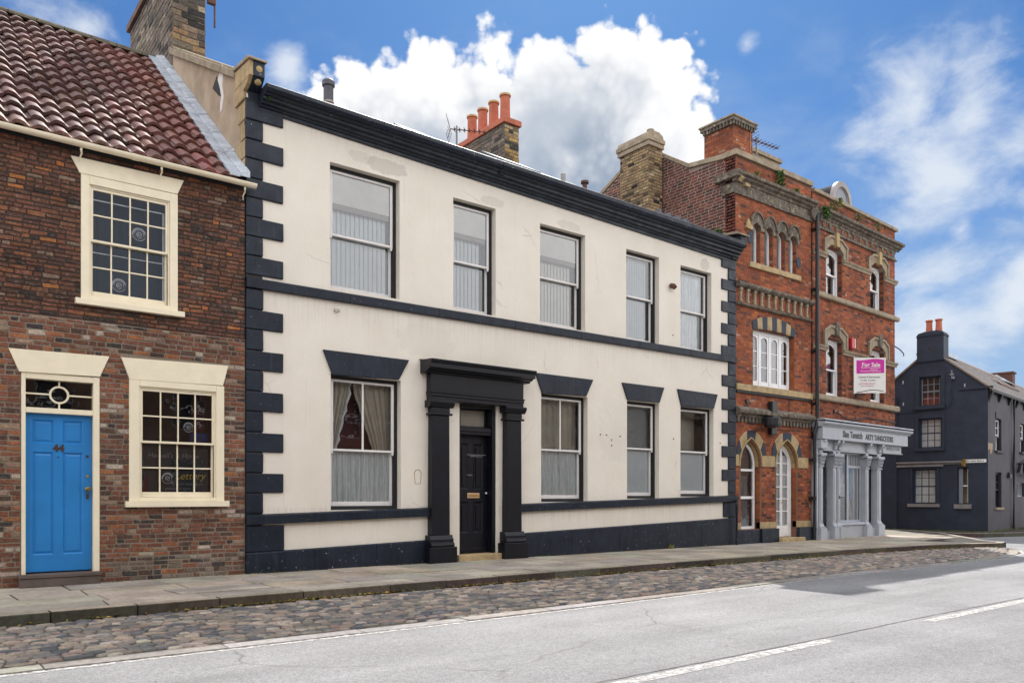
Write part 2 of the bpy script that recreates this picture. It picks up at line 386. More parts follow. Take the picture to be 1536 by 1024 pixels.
    tr = N(nt, 'ShaderNodeBsdfTransparent'); mx = N(nt, 'ShaderNodeMixShader')
    L(nt, ramp(nt, noise(nt, co, 14, 9, 0.85), [(0.40, 0.0), (0.58, 0.9)]), mx.inputs[0])
    L(nt, tr.outputs[0], mx.inputs[1]); L(nt, bs.outputs[0], mx.inputs[2]); L(nt, mx.outputs[0], out.inputs[0])
    bump(nt, bs, noise(nt, co, 95, 4, 0.8), 0.6, 0.012)
    M['roadpaint'] = m
    M['plainroof'] = paint('dull_brown_roof', (0.12, 0.085, 0.065), 0.9, 0.2, 0.2)
    M['browbrick'] = paint('brown_brickwork', (0.17, 0.10, 0.07), 0.9, 0.35, 0.5, 0.66, (0.09, 0.06, 0.05), 0.2, 6.0)
    M['dirt'] = paint('joint_dirt', (0.060, 0.053, 0.044), 1.0, 0.35, 0.8, 0.64, (0.09, 0.085, 0.06), 0.1, 6.0)
    M['grit'] = paint('cobble_grit', (0.13, 0.112, 0.092), 1.0, 0.45, 0.9, 0.60, (0.05, 0.045, 0.038), 0.1, 9.0)
    M['jointdark'] = paint('dark_joint', (0.030, 0.026, 0.021), 1.0, 0.3, 0.6)
    M['tar'] = paint('tar_seam', (0.085, 0.083, 0.083), 0.7, 0.3, 0.5)
make_materials()

# ------------------------------------------------------------------ masonry generators
def jit(c, a=0.12):
    k = 1 + rng.uniform(-a, a)
    return tuple(max(0.0, x*k*(1+rng.uniform(-a*0.4, a*0.4))) for x in c)
def pick(pal):
    t = rng.random()*sum(w for w, _ in pal)
    for w, c in pal:
        t -= w
        if t <= 0: return jit(c)
    return jit(pal[-1][1])

def courses(mb, s0, s1, z0, z1, holes, pal, fn, bl=0.225, bh=0.078, joint=0.011, d=0.006, wob=0.002, headers=0.3, hvar=0.0, edge=0.0, limit=None):
    """courses of single bricks on a face; holes: functions z -> (left,right) or None; fn(s,z,d) -> point; pal(s,z) -> palette"""
    z = z0; row = 0
    while z < z1-0.02:
        h = bh*(1+rng.uniform(-hvar, hvar)); zt = min(z+h, z1)
        zm = (z+zt)/2
        lo, hi = s0, s1
        if limit:
            lo, hi = limit(zm)
        blocks = sorted([b for b in (hf(zm) for hf in holes) if b])
        spans = []; cur = lo
        for a, b in blocks:
            if a > cur: spans.append((cur, min(a, hi)))
            cur = max(cur, b)
        if cur < hi: spans.append((cur, hi))
        for a, b in spans:
            s = a; first = True
            while s < b-0.012:
                w = bl if rng.random() > headers else bl*0.5
                if first:
                    w = bl*(0.5 if row % 2 else 1.0)*rng.uniform(0.8, 1.1); first = False
                w *= rng.uniform(0.93, 1.07)
                e = s+w
                if b-e < bl*0.3: e = b
                if e > b: e = b
                j = joint/2
                p = [(s+j, z+j), (e-j, z+j), (e-j, zt-j), (s+j, zt-j)]
                p = [(x+rng.uniform(-wob, wob), y+rng.uniform(-wob, wob)) for x, y in p]
                dd = d*rng.uniform(0.5, 1.4)
                c = min(0.006, 0.25*h)
                q = [(p[0][0]+c, p[0][1]+c), (p[1][0]-c, p[1][1]+c), (p[2][0]-c, p[2][1]-c), (p[3][0]+c, p[3][1]-c)]
                vs = [fn(x, y, dd+edge) for x, y in q] + [fn(x, y, -0.002) for x, y in p]
                mb.add(vs, [(0,1,2,3),(4,5,1,0),(5,6,2,1),(6,7,3,2),(7,4,0,3)], pick(pal(s, zm)))
                s = e
        z = zt; row += 1
    return mb

def wall_sheet(mb, s0, s1, z0, z1, rects, y0, y1, col=None, colf=None, zcuts=()):
    """a wall slab facing -y between y0 and y1, with rectangular openings and their reveals"""
    xs = sorted({s0, s1} | {r[0] for r in rects} | {r[1] for r in rects})
    zs = sorted({z0, z1} | {r[2] for r in rects} | {r[3] for r in rects} | set(zcuts))
    xs = [x for x in xs if s0 <= x <= s1]; zs = [z for z in zs if z0 <= z <= z1]
    for i in range(len(xs)-1):
        for j in range(len(zs)-1):
            a, b, c, d = xs[i], xs[i+1], zs[j], zs[j+1]
            mx, mz = (a+b)/2, (c+d)/2
            if any(r[0] < mx < r[1] and r[2] < mz < r[3] for r in rects): continue
            k = colf(mz) if colf else col
            mb.add([(a,y0,c),(b,y0,c),(b,y0,d),(a,y0,d)], [(0,1,2,3)], k)
            mb.add([(a,y1,c),(b,y1,c),(b,y1,d),(a,y1,d)], [(3,2,1,0)], k)
    for a, b, c, d in rects:
        k = colf((c+d)/2) if colf else col
        mb.add([(a,y0,c),(a,y1,c),(a,y1,d),(a,y0,d)], [(0,1,2,3)], k)
        mb.add([(b,y0,c),(b,y1,c),(b,y1,d),(b,y0,d)], [(3,2,1,0)], k)
        mb.add([(a,y0,d),(a,y1,d),(b,y1,d),(b,y0,d)], [(0,1,2,3)], k)
        mb.add([(a,y0,c),(a,y1,c),(b,y1,c),(b,y0,c)], [(3,2,1,0)], k)
    return mb

def rect_hole(a, b, c, d):
    return lambda z: (a, b) if c-0.02 < z < d+0.005 else None
def arch_pts(x0, x1, zs, rise, kind='round', n=14):
    """points along an arch from the left springing to the right one"""
    w = x1-x0; out = []
    if kind == 'round':
        for i in range(n+1):
            a = math.pi*(1-i/n); out.append(((x0+x1)/2+w/2*math.cos(a), zs+rise*math.sin(a)))
    elif kind == 'pointed':
        h = n//2
        for i in range(h+1):
            b = R(60)*i/h; out.append((x1-w*math.cos(b), zs+rise*math.sin(b)/math.sin(R(60))))
        out += [(x0+x1-x, z) for x, z in out[-2::-1]]
    else:  # segmental
        for i in range(n+1):
            t = i/n; out.append((x0+w*t, zs+rise*(1-(2*t-1)**2)))
    return out
def arch_hole(pts, zbot):
    xs = [p[0] for p in pts]; x0, x1 = xs[0], xs[-1]; zs = pts[0][1]; top = max(p[1] for p in pts)
    def f(z):
        if z < zbot-0.02 or z > top: return None
        if z <= zs: return (x0, x1)
        l, r = None, None
        for (xa, za), (xb, zb) in zip(pts, pts[1:]):
            if (za-z)*(zb-z) <= 0 and za != zb:
                x = xa+(xb-xa)*(z-za)/(zb-za)
                if l is None: l = x
                r = x
        return (l, r) if l is not None and r > l else None
    return f
def spandrels(mb, pts, ztop, y0, y1, col=None):
    """fills between an arch and the head of its rectangular opening"""
    n = len(pts); k = max(range(n), key=lambda i: pts[i][1])
    L_ = pts[:k+1]; R_ = pts[k:]
    if ztop - pts[k][1] < 1e-4: ztop = pts[k][1]+1e-3
    mb.prism(L_ + [(pts[k][0], ztop), (pts[0][0], ztop)], y0, y1, col)
    mb.prism(R_ + [(pts[-1][0], ztop), (pts[k][0], ztop)], y0, y1, col)

# ------------------------------------------------------------------ windows
def sash_window(root, x0, x1, z0, z1, y, mframe, mlin, lin=0.045, stile=0.045, rail=0.06, grid_u=(1,1), grid_l=(1,1),
                zmid=None, bar=0.02, glass='glass', depth=0.04, sill=0.0):
    """box lining, an outer upper sash, an inner lower sash, glass; returns the window part"""
    zm = zmid if zmid is not None else (z0+z1)/2
    b = MB()
    b.box(x0, x0+lin, y, y+0.14, z0, z1); b.box(x1-lin, x1, y, y+0.14, z0, z1)
    b.box(x0+lin, x1-lin, y, y+0.14, z1-lin, z1); b.box(x0+lin, x1-lin, y, y+0.14, z0, z0+max(0.012, sill))
    w = b.build('window', mlin, root, 0.003)
    a, c = x0+lin+0.002, x1-lin-0.002
    def sash(zb, zt, yy, grid, rb, rt, horn=False):
        s = MB()
        s.box(a, a+stile, yy, yy+depth, zb, zt); s.box(c-stile, c, yy, yy+depth, zb, zt)
        s.box(a+stile, c-stile, yy+0.001, yy+depth-0.001, zb, zb+rb); s.box(a+stile, c-stile, yy+0.001, yy+depth-0.001, zt-rt, zt)
        if horn:
            for hx in (a, c-stile):
                s.prism([(hx, zb), (hx+stile, zb), (hx+stile*0.8, zb-0.05), (hx+stile*0.2, zb-0.05)], yy, yy+depth)
        nu, nv = grid
        for i in range(1, nu):
            xx = a+stile+(c-a-2*stile)*i/nu; s.box(xx-bar/2, xx+bar/2, yy+0.006, yy+depth-0.006, zb+rb, zt-rt)
        for j in range(1, nv):
            zz = zb+rb+(zt-rt-zb-rb)*j/nv
            for i in range(nu):
                xa = a+stile+(c-a-2*stile)*i/nu+(bar/2 if i else 0); xb = a+stile+(c-a-2*stile)*(i+1)/nu-(bar/2 if i < nu-1 else 0)
                s.box(xa, xb, yy+0.006, yy+depth-0.006, zz-bar/2, zz+bar/2)
        s.build('sash', mframe, w, 0.003)
        g = MB(); yg = yy+depth*0.55
        g.add([(a+stile*0.6, yg, zb+rb*0.6), (c-stile*0.6, yg, zb+rb*0.6), (c-stile*0.6, yg, zt-rt*0.6), (a+stile*0.6, yg, zt-rt*0.6)], [(0,1,2,3)])
        g.build('glass', M[glass], w)
    sash(zm-0.018, z1-lin-0.003, y+0.015, grid_u, 0.036, 0.04, True)
    sash(z0+max(0.012, sill)+0.002, zm+0.018, y+0.075, grid_l, rail, 0.036)
    return w

def slat_blind(root, x0, x1, y, z0, z1, mat, pitch=0.085, ang=0.016, name='blind'):
    m = MB(); n = max(3, int((x1-x0)/pitch))
    for i in range(n):
        xa = x0+(x1-x0)*i/n; xb = x0+(x1-x0)*(i+0.90)/n
        m.box(xa, xb, y+0.0, y+0.001, z0, z1)
    # turn every slat: shear its far edge inwards so that the slats overlap like louvres
    vs = []
    for i, (xx, yy, zz) in enumerate(m.v):
        k = i % 8; right = k in (1, 2, 5, 6)
        vs.append((xx, yy + (ang if right else 0.0), zz))
    m.v = vs
    m.box(x0, x1, y+ang+.026, y+ang+.027, z0, z1)
    return m.build(name, mat, root)
def wavy(root, x0, x1, y, z0, z1, mat, name='curtain', waves=9, amp=0.025, shape=None, nu=60, nv=12, seed=0):
    rr = random.Random(seed); ph = [rr.uniform(0, 6.28) for _ in range(4)]
    def fn(u, v):
        a, b = (shape(v) if shape else (x0, x1))
        yy = y+amp*math.sin(u*waves*6.283+ph[0])+amp*0.5*math.sin(u*waves*2.37*6.283+ph[1]+v*1.5)
        return (a+(b-a)*u, yy, z0+(z1-z0)*v)
    return MB().grid(fn, nu, nv).build(name, mat, root, smooth=True)

# ================================================================== SETTING: ground
KERB = [(-9,-2.85),(0.85,-2.88),(3.5,-2.78),(7.5,-2.72),(11,-2.70),(14,-2.72),(17.5,-2.86),(20,-3.12),(21.6,-3.45),(22.6,-3.85)]
EDGE = [(-9,-5.22),(0.64,-5.17),(5.4,-5.2),(8,-5.15),(12,-5.02),(16,-5.08),(19.2,-5.15),(21.0,-4.85),(22.4,-4.25)]
OUTER = [(23.15,-3.75),(23.6,-3.06),(25.2,-1.9),(27.4,-0.25),(28.7,1.5),(29.0,4.0),(28.4,14.0)]
def poly_y(line, x):
    for (xa, ya), (xb, yb) in zip(line, line[1:]):
        if xa <= x <= xb: return ya+(yb-ya)*(x-xa)/(xb-xa)
    return line[-1][1] if x > line[-1][0] else line[0][1]

m = MB(); m.add([(-400,-400,-0.152),(600,-400,-0.152),(600,600,-0.152),(-400,600,-0.152)], [(0,1,2,3)])
struct(m.build('road', M['asphalt']))
# pavement: a bed of dirt with stone flags laid in courses along the street
bed = [(-9,0.3)] + [(x, y+0.09) for x, y in KERB] + [(x-0.08, y) for x, y in OUTER] + [(25.3,14.0),(25.3,0.6),(20,0.25)]
pv = MB(); pv.prism_z(bed, -0.149, -0.014)
pave_bed = struct(pv.build('pavement_bed', M['jointdark']))
fl = MB()
rows = [0.0, 0.74, 1.43, 2.02, 2.52]
def flag_col():
    return jit(rng.choice([(0.375,0.332,0.275),(0.335,0.30,0.255),(0.40,0.352,0.288),(0.315,0.286,0.25),(0.365,0.312,0.245)]), 0.10)
for r in range(4):
    x = -9+rng.uniform(0, .5); psk = 0.0
    while x < 24.2:
        w = rng.uniform(0.6, 1.25)
        ya = -rows[r]+(0.02 if r == 0 else -0.006); 
        x2 = min(x+w, 24.3)
        def yb(xx):
            k = (-poly_y(KERB, xx)-0.21)/2.52 if xx < 22 else (-poly_y(KERB, 22)-0.21)/2.52
            return -rows[r+1]*k
        def yt(xx):
            k = (-poly_y(KERB, xx)-0.21)/2.52 if xx < 22 else (-poly_y(KERB, 22)-0.21)/2.52
            return -rows[r]*k
        sk = rng.uniform(-0.05, 0.05)
        g = 0.012
        ta, tb = (0.03 if r == 0 else yt(x)-g), (0.03 if r == 0 else yt(x2)-g)
        z = rng.uniform(-0.004, 0.004)
        def ins(px, py): return px < 22.3 or py > -2.6
        q = [(x+g, yb(x)+g), (x2-g, yb(x2)+g), (x2-g+sk, tb), (x+g+psk, ta)]; psk = sk
        if all(ins(*p) for p in q):
            if rng.random() < 0.22:
                k = rng.uniform(0.35, 0.65)
                ml = (x+g, q[0][1]+(q[3][1]-q[0][1])*k); mr = (x2-g, q[1][1]+(q[2][1]-q[1][1])*k)
                fl.prism_z([q[0], q[1], (mr[0], mr[1]-g), (ml[0], ml[1]-g)], -0.02, z, flag_col())
                fl.prism_z([(ml[0], ml[1]+g), (mr[0], mr[1]+g), q[2], q[3]], -0.02, z+rng.uniform(-.003,.003), flag_col())
            else:
                fl.prism_z(q, -0.02, z, flag_col())
        x = x2
# the wide corner beyond the shop and the mouth of the side lane
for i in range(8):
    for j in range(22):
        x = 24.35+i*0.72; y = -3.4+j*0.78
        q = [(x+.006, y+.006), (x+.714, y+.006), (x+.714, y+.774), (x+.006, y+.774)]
        def inside(px, py):
            lim = None
            o = [(22.6,-3.8)]+OUTER
            for (xa, ya), (xb, yb_) in zip(o, o[1:]):
                if min(ya, yb_) <= py <= max(ya, yb_): lim = xa+(xb-xa)*(py-ya)/(yb_-ya)
            return lim is not None and px < lim-0.2
        if all(inside(*p) for p in q): fl.prism_z(q, -0.02, rng.uniform(-.004, .003), tuple(k*.60 for k in flag_col()))  # stone colour darkened here to offset the direct sun on this corner
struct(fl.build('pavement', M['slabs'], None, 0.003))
# kerb stones along the pavement
kb = MB()
def kerb_run(mb, line, w, top, bot, lenr, col, inward):
    # walk along the line laying stones
    pts = [Vector((*p, 0)) for p in line]
    segs = []; 
    cum = [0.0]
    for a, b in zip(pts, pts[1:]): cum.append(cum[-1]+(b-a).length)
    def at(t):
        for i in range(len(pts)-1):
            if t <= cum[i+1] or i == len(pts)-2:
                k = (t-cum[i])/(cum[i+1]-cum[i]); return pts[i].lerp(pts[i+1], k)
    t = 0.0
    while t < cum[-1]-0.05:
        e = min(t+rng.uniform(*lenr), cum[-1])
        a, b = at(t+0.005), at(e-0.005)
        d = (b-a).normalized(); n = Vector((-d.y, d.x, 0))*inward
        ww = w*rng.uniform(0.94, 1.05)
        tz = top+rng.uniform(-0.004, 0.004)
        mb.prism_z([(a.x, a.y), (b.x, b.y), (b.x+n.x*ww, b.y+n.y*ww), (a.x+n.x*ww, a.y+n.y*ww)] if inward > 0 else
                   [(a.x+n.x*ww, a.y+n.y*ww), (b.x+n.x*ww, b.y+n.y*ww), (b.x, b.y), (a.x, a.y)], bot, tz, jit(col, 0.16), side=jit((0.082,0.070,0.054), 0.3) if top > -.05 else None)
        t = e
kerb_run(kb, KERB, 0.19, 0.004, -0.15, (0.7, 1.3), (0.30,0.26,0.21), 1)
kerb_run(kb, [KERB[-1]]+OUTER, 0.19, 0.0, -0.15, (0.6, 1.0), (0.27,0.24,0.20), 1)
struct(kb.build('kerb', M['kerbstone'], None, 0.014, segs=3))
# cobbled strip between kerb and road
cb = MB()
bedp = [(x, y) for x, y in KERB]+[(22.9,-3.95)]+EDGE[::-1]
def cz(x, y):
    a, b = poly_y(KERB, x), poly_y(EDGE, x)
    t = min(1, max(0, (a-y)/max(0.2, a-b)))
    return -0.100-0.038*t
n = 90
top = []
for i in range(n+1):
    x = -9+31.6*i/n; ya, yb_ = poly_y(KERB, x), poly_y(EDGE, min(x, 22.4))
    if ya < yb_: ya = yb_
    top.append((x, ya, yb_))
for (xa, a0, b0), (xb, a1, b1) in zip(top, top[1:]):
    cb.add([(xa,b0,cz(xa,b0)-.012),(xb,b1,cz(xb,b1)-.012),(xb,a1,cz(xb,a1)-.012),(xa,a0,cz(xa,a0)-.012)], [(0,1,2,3)])
struct(cb.build('cobble_bed', M['grit']))
cs = MB()
stone_cols = [(4,(0.20,0.172,0.145)),(3,(0.14,0.133,0.130)),(3,(0.275,0.225,0.18)),(1.6,(0.34,0.265,0.205)),(2.2,(0.085,0.086,0.092)),(1.2,(0.38,0.32,0.265)),(1.0,(0.255,0.18,0.145))]
y = -2.82; r = 0
while y > -5.3:
    dy = rng.uniform(0.080, 0.104)
    x = -3.0+rng.uniform(0, 0.2)
    while x < 22.3:
        L_ = rng.choice((rng.uniform(0.08,0.13), rng.uniform(0.11,0.18), rng.uniform(0.15,0.24)))
        cx, cy = x+L_/2, y-dy/2+rng.uniform(-.026,.026)
        off = poly_y(KERB, cx)+2.72
        cy += off*0.8
        if poly_y(EDGE, cx)+0.26 < cy < poly_y(KERB, cx)-0.05:
            z = cz(cx, cy)-0.006; h = rng.uniform(0.008, 0.018); a = rng.gauss(0, 0.22)
            rx, ry = L_/2*1.04, dy/2*rng.uniform(0.98, 1.26)
            nn = 9; ca, sa = math.cos(a), math.sin(a); vs = []
            ph = rng.uniform(0, 1)
            sq = [rng.uniform(0.80, 1.10) for _ in range(nn)]
            for (k, hh) in ((1.0, -0.3), (0.95, 0.5), (0.74, 0.94)):
                for q in range(nn):
                    t = 6.2832*(q+ph)/nn; c_, s_ = math.cos(t), math.sin(t)
                    pw = 0.72
                    c_ = math.copysign(abs(c_)**pw, c_); s_ = math.copysign(abs(s_)**pw, s_)
                    ex, ey = rx*k*c_*sq[q], ry*k*s_*sq[q]
                    vs.append((cx+ex*ca-ey*sa, cy+ex*sa+ey*ca, z+h*hh))
            vs.append((cx+rng.uniform(-.01,.01), cy, z+h))
            fs = []
            for b in (0, nn):
                for q in range(nn): fs.append((b+q, b+(q+1) % nn, b+nn+(q+1) % nn, b+nn+q))
            for q in range(nn): fs.append((2*nn+q, 2*nn+(q+1) % nn, 3*nn))
            cs.add(vs, fs, pick(stone_cols))
        x += L_
    y -= dy; r += 1
struct(cs.build('cobbles', M['setts'], None, smooth=True))
# flat edging stones and the worn white edge line
eb = MB()
kerb_run(eb, EDGE, 0.21, -0.136, -0.16, (0.7, 1.5), (0.235,0.222,0.205), 1)
struct(eb.build('edging_stones', M['kerbstone'], None, 0.008))
def ribbon(mb, line, w, z, side=-1, wob=0.012):
    pts = [Vector((*p, 0)) for p in line]; out = []
    for i in range(len(pts)-1):
        n_ = max(2, int((pts[i+1]-pts[i]).length/0.15))
        for k in range(n_): out.append(pts[i].lerp(pts[i+1], k/n_))
    out.append(pts[-1])
    prev = None
    for i, p in enumerate(out):
        d = (out[min(i+1, len(out)-1)]-out[max(0, i-1)]).normalized(); n_ = Vector((d.y, -d.x, 0))*(-side)
        ww = w+rng.uniform(-wob, wob); o = rng.uniform(-wob, wob)*0.5
        cur = ((p+n_*o), (p+n_*(ww+o)))
        if prev: mb.add([(prev[0].x,prev[0].y,z),(cur[0].x,cur[0].y,z),(cur[1].x,cur[1].y,z),(prev[1].x,prev[1].y,z)], [(0,1,2,3)])
        prev = cur
rm = MB()
ribbon(rm, [(x, y-0.002) for x, y in EDGE], 0.075, -0.147, -1, 0.003)
for xa, xb in ((-3.3,0.4),(2.1,6.95),(8.85,13.2),(15.2,19.2),(21.2,25.2)):
    ribbon(rm, [(xa,-8.18),(xb,-8.15)], 0.13, -0.1475, -1, 0.006)
struct(rm.build('road_markings', M['roadpaint']))
ts = MB()
ribbon(ts, [(-3,-8.11),(4,-8.09),(7,-8.10),(9,-8.06),(14,-8.09),(30,-8.06)], 0.018, -0.1478, -1, 0.010)
struct(ts.build('road_seam', M['tar']))
# raised strip of pavement under the dark corner house
pc = MB()
pc.prism_z([(29.2,14.0),(29.35,4.0),(28.95,1.5),(27.9,-0.15),(28.4,-1.05),(31,-1.75),(34,-1.35),(50,1.2),(50,14)], -0.149, -0.022)
struct(pc.build('lane_pavement', M['dirt'], None, 0.01))
pk = MB()
kerb_run(pk, [(29.0,14.0),(29.15,4.0),(28.75,1.5),(27.7,-0.2),(28.25,-1.15),(31,-1.9),(34,-1.5),(50,1.0)], 0.16, -0.018, -0.15, (0.6,1.0), (0.27,0.24,0.20), 1)
struct(pk.build('lane_kerb', M['kerbstone'], None, 0.012))

# ================================================================== HOUSE 1: brick cottage with the blue door
H1 = thing('brick_cottage', 'old dark brick cottage with a blue door and a glossy red pantile roof', 'house', (2.5, 0, 0), absolute=True)
def brick_cottage():
    XL, XR = -3.2, 4.315
    front = lambda s, z, d: (s, -d, z)
    openings = [(1.34, 2.28, 0.0, 2.86), (2.67, 3.98, 1.10, 2.88), (2.06, 3.30, 3.87, 5.64)]
    lint = [[(1.2,3.135),(2.4,3.155),(2.28,2.86),(1.32,2.84)], [(2.55,3.16),(4.05,3.19),(3.97,2.88),(2.66,2.86)], [(1.92,5.84),(3.4,5.855),(3.31,5.635),(2.03,5.63)]]
    pale = (0.235, 0.190, 0.148); dark = (0.062, 0.047, 0.039)
    w = MB()
    wall_sheet(w, XL, XR, -0.02, 6.02, openings, 0.0, 0.28, colf=lambda z: pale if z < 3.62 else dark, zcuts=(3.62,))
    for q in (XL,): w.box(q, q+0.2, 0.28, 9.4, 0, 6.0, dark)
    w.box(XL, XR, 9.4, 9.6, 0, 6.0, dark)
    wall = w.build('wall', M['mortar'], H1)
    low = [(4,(0.195,0.076,0.045)),(3,(0.140,0.062,0.042)),(1.6,(0.082,0.050,0.039)),(1.2,(0.270,0.105,0.048)),(1.2,(0.270,0.185,0.130)),(0.7,(0.40,0.33,0.27)),(0.7,(0.045,0.039,0.037))]
    up = [(5,(0.128,0.059,0.040)),(4,(0.160,0.070,0.043)),(3,(0.088,0.049,0.038)),(1.2,(0.205,0.084,0.043)),(0.35,(0.34,0.125,0.043)),(0.8,(0.215,0.150,0.108)),(0.6,(0.045,0.034,0.030))]
    foot = [(4,(0.15,0.115,0.09)),(2,(0.20,0.16,0.13)),(2,(0.09,0.06,0.05)),(1.2,(0.05,0.045,0.043))]
    def pal(s, z):
        if z > 3.62+rng.uniform(-.05,.05): return up
        if z < 0.36 and s > 2.3 and rng.random() < 0.75: return foot
        return low
    holes = [rect_hole(*o) for o in openings]
    for q in lint:
        def h(z, q=q):
            zt, zb = max(p[1] for p in q), min(p[1] for p in q)
            if not zb < z < zt: return None
            k = (z-zb)/(zt-zb)
            return (q[3][0]+(q[0][0]-q[3][0])*k, q[2][0]+(q[1][0]-q[2][0])*k)
        holes.append(h)
    b = MB()
    courses(b, XL, XR, 0.0, 3.62, holes, pal, front, 0.205, 0.070, 0.015, 0.008, 0.0070, 0.38, 0.13)
    courses(b, XL, XR, 3.63, 5.99, holes, pal, front, 0.205, 0.064, 0.012, 0.009, 0.0075, 0.35, 0.14)
    b.build('brickwork', M['brick'], wall)
    for q in lint:
        MB().prism([(x, z) for x, z in q][::-1], -0.03, 0.10).build('lintel', M['cream'], H1, 0.004)
    # --- door
    f = MB()
    f.box(1.345, 1.395, -0.01, 0.16, 0.16, 2.84); f.box(2.20, 2.278, -0.01, 0.16, 0.16, 2.85)
    f.box(1.395, 2.20, -0.008, 0.16, 2.765, 2.845); f.box(1.395, 2.20, 0.0, 0.16, 2.315, 2.385)
    f.build('door_frame', M['cream'], H1, 0.005)
    d = MB()
    X0, X1, Z0, Z1 = 1.400, 2.195, 0.185, 2.312; yf = 0.085
    cols = [(1.48,1.735),(1.84,2.09)]; rows_ = [(0.41,1.80),(1.915,2.235)]
    xs = [X0,1.48,1.735,1.84,2.09,X1]; zs = [Z0,0.41,1.80,1.915,2.235,Z1]
    for i in range(5):
        for j in range(5):
            pan = i in (1,3) and j in (1,3)
            if pan:
                a, b_, c, e = xs[i], xs[i+1], zs[j], zs[j+1]
                d.box(a, b_, yf+0.022, yf+0.045, c, e)
                g = 0.022
                d.add([(a,yf,c),(b_,yf,c),(b_,yf,e),(a,yf,e),(a+g,yf+.022,c+g),(b_-g,yf+.022,c+g),(b_-g,yf+.022,e-g),(a+g,yf+.022,e-g)],
                      [(0,1,5,4),(1,2,6,5),(2,3,7,6),(3,0,4,7)])
                g2 = 0.05
                d.add([(a+g,yf+.0215,c+g),(b_-g,yf+.0215,c+g),(b_-g,yf+.0215,e-g),(a+g,yf+.0215,e-g),(a+g2,yf+.009,c+g2),(b_-g2,yf+.009,c+g2),(b_-g2,yf+.009,e-g2),(a+g2,yf+.009,e-g2)],
                      [(0,1,5,4),(1,2,6,5),(2,3,7,6),(3,0,4,7),(4,5,6,7)])
            else:
                d.add([(xs[i],yf,zs[j]),(xs[i+1],yf,zs[j]),(xs[i+1],yf,zs[j+1]),(xs[i],yf,zs[j+1])], [(0,1,2,3)])
    d.box(X0, X1, yf+0.04, yf+0.06, Z0, Z1)
    door = d.build('door', M['blue'], H1)
    for k, x in enumerate((1.755, 1.825)):
        text_mesh('4', 0.13, (x, yf-0.004, 1.852), 'house_number', M['numeral'], door, depth=0.004, sx=1.05, bold=0.006)
    kn = MB(); kn.tube([(2.14,yf,1.30),(2.14,yf-0.03,1.30),(2.14,yf-0.035,1.30),(2.14,yf-0.055,1.30),(2.14,yf-0.075,1.30),(2.14,yf-0.082,1.30)], [0.030,0.014,0.026,0.036,0.028,0.010], 14)
    kn.build('door_knob', M['brass'], door, smooth=True)
    for zz in (1.475, 1.755): MB().tube([(2.14,yf,zz),(2.14,yf-0.012,zz)], 0.019, 12).build('door_lock', M['brass' if zz < 1.5 else 'numeral'], door)
    MB().box(2.125, 2.16, yf-0.006, yf, 1.16, 1.235).build('keyhole_plate', M['numeral'], door)
    MB().tube([(1.785,yf,1.735),(1.785,yf-0.006,1.735)], 0.010, 8).build('spyhole', M['numeral'], door)
    fan = MB()
    cx, cz_ = 1.795, 2.575
    ci = [(cx+0.095*math.cos(6.2832*i/28), cz_+0.095*math.sin(6.2832*i/28)) for i in range(28)]
    co = [(cx+0.122*math.cos(6.2832*i/28), cz_+0.122*math.sin(6.2832*i/28)) for i in range(28)]
    fan.ring(co, ci, 0.055, 0.085, closed=True)
    fan.box(1.395, cx-0.12, 0.06, 0.08, cz_-0.011, cz_+0.011); fan.box(cx+0.12, 2.20, 0.06, 0.08, cz_-0.011, cz_+0.011)
    fan.box(cx-0.011, cx+0.011, 0.06, 0.08, 2.385, cz_-0.12); fan.box(cx-0.011, cx+0.011, 0.06, 0.08, cz_+0.12, 2.765)
    fl_ = fan.build('fanlight', M['cream'], H1, 0.003)
    MB().add([(1.39,0.078,2.38),(2.205,0.078,2.38),(2.205,0.078,2.77),(1.39,0.078,2.77)], [(0,1,2,3)]).build('glass', M['glassold'], fl_)
    st = MB(); st.box(1.31, 2.27, -0.145, 0.12, 0.0, 0.115); st.box(1.30, 2.28, -0.16, 0.12, 0.117, 0.165)
    st.build('doorstep', M['stepstone'], H1, 0.008)
    # --- windows
    def cottage_window(x0, x1, z0, z1, ix0, ix1, iz0, iz1, sx0, sx1, sz0, sz1, zm):
        fr = MB()
        fr.box(x0, ix0, -0.025, 0.10, z0, z1); fr.box(ix1, x1, -0.025, 0.10, z0, z1)
        fr.box(ix0, ix1, -0.0248, 0.10, iz1, z1); fr.box(ix0, ix1, -0.0248, 0.10, z0, iz0)
        w = fr.build('window', M['cream'], H1, 0.006)
        inner = MB()
        for (a, b_, c, e) in ((ix0, ix0+0.022, iz0, iz1), (ix1-0.022, ix1, iz0, iz1), (ix0+.022, ix1-.022, iz1-0.022, iz1)): inner.box(a, b_, 0.0, 0.03, c, e)
        inner.build('bead', M['cream'], w, 0.003)
        sl = MB(); sl.box(sx0, sx1, -0.085, 0.05, sz0, sz1); sl.build('sill', M['cream'], w, 0.006)
        def sash(zb, zt, y, rb, rt):
            s = MB(); a, c = ix0+0.022, ix1-0.022; st_ = 0.03
            s.box(a, a+st_, y, y+.04, zb, zt); s.box(c-st_, c, y, y+.04, zb, zt)
            s.box(a+st_, c-st_, y+.001, y+.039, zb, zb+rb); s.box(a+st_, c-st_, y+.001, y+.039, zt-rt, zt)
            gw = (c-a-2*st_)
            for i in range(1, 4):
                xx = a+st_+gw*i/4; s.box(xx-.010, xx+.010, y+.004, y+.034, zb+rb, zt-rt)
            zz = (zb+rb+zt-rt)/2
            for i in range(4): s.box(a+st_+gw*i/4+(.010 if i else 0), a+st_+gw*(i+1)/4-(.010 if i < 3 else 0), y+.004, y+.034, zz-.010, zz+.010)
            s.build('sash', M['cream'], w, 0.003)
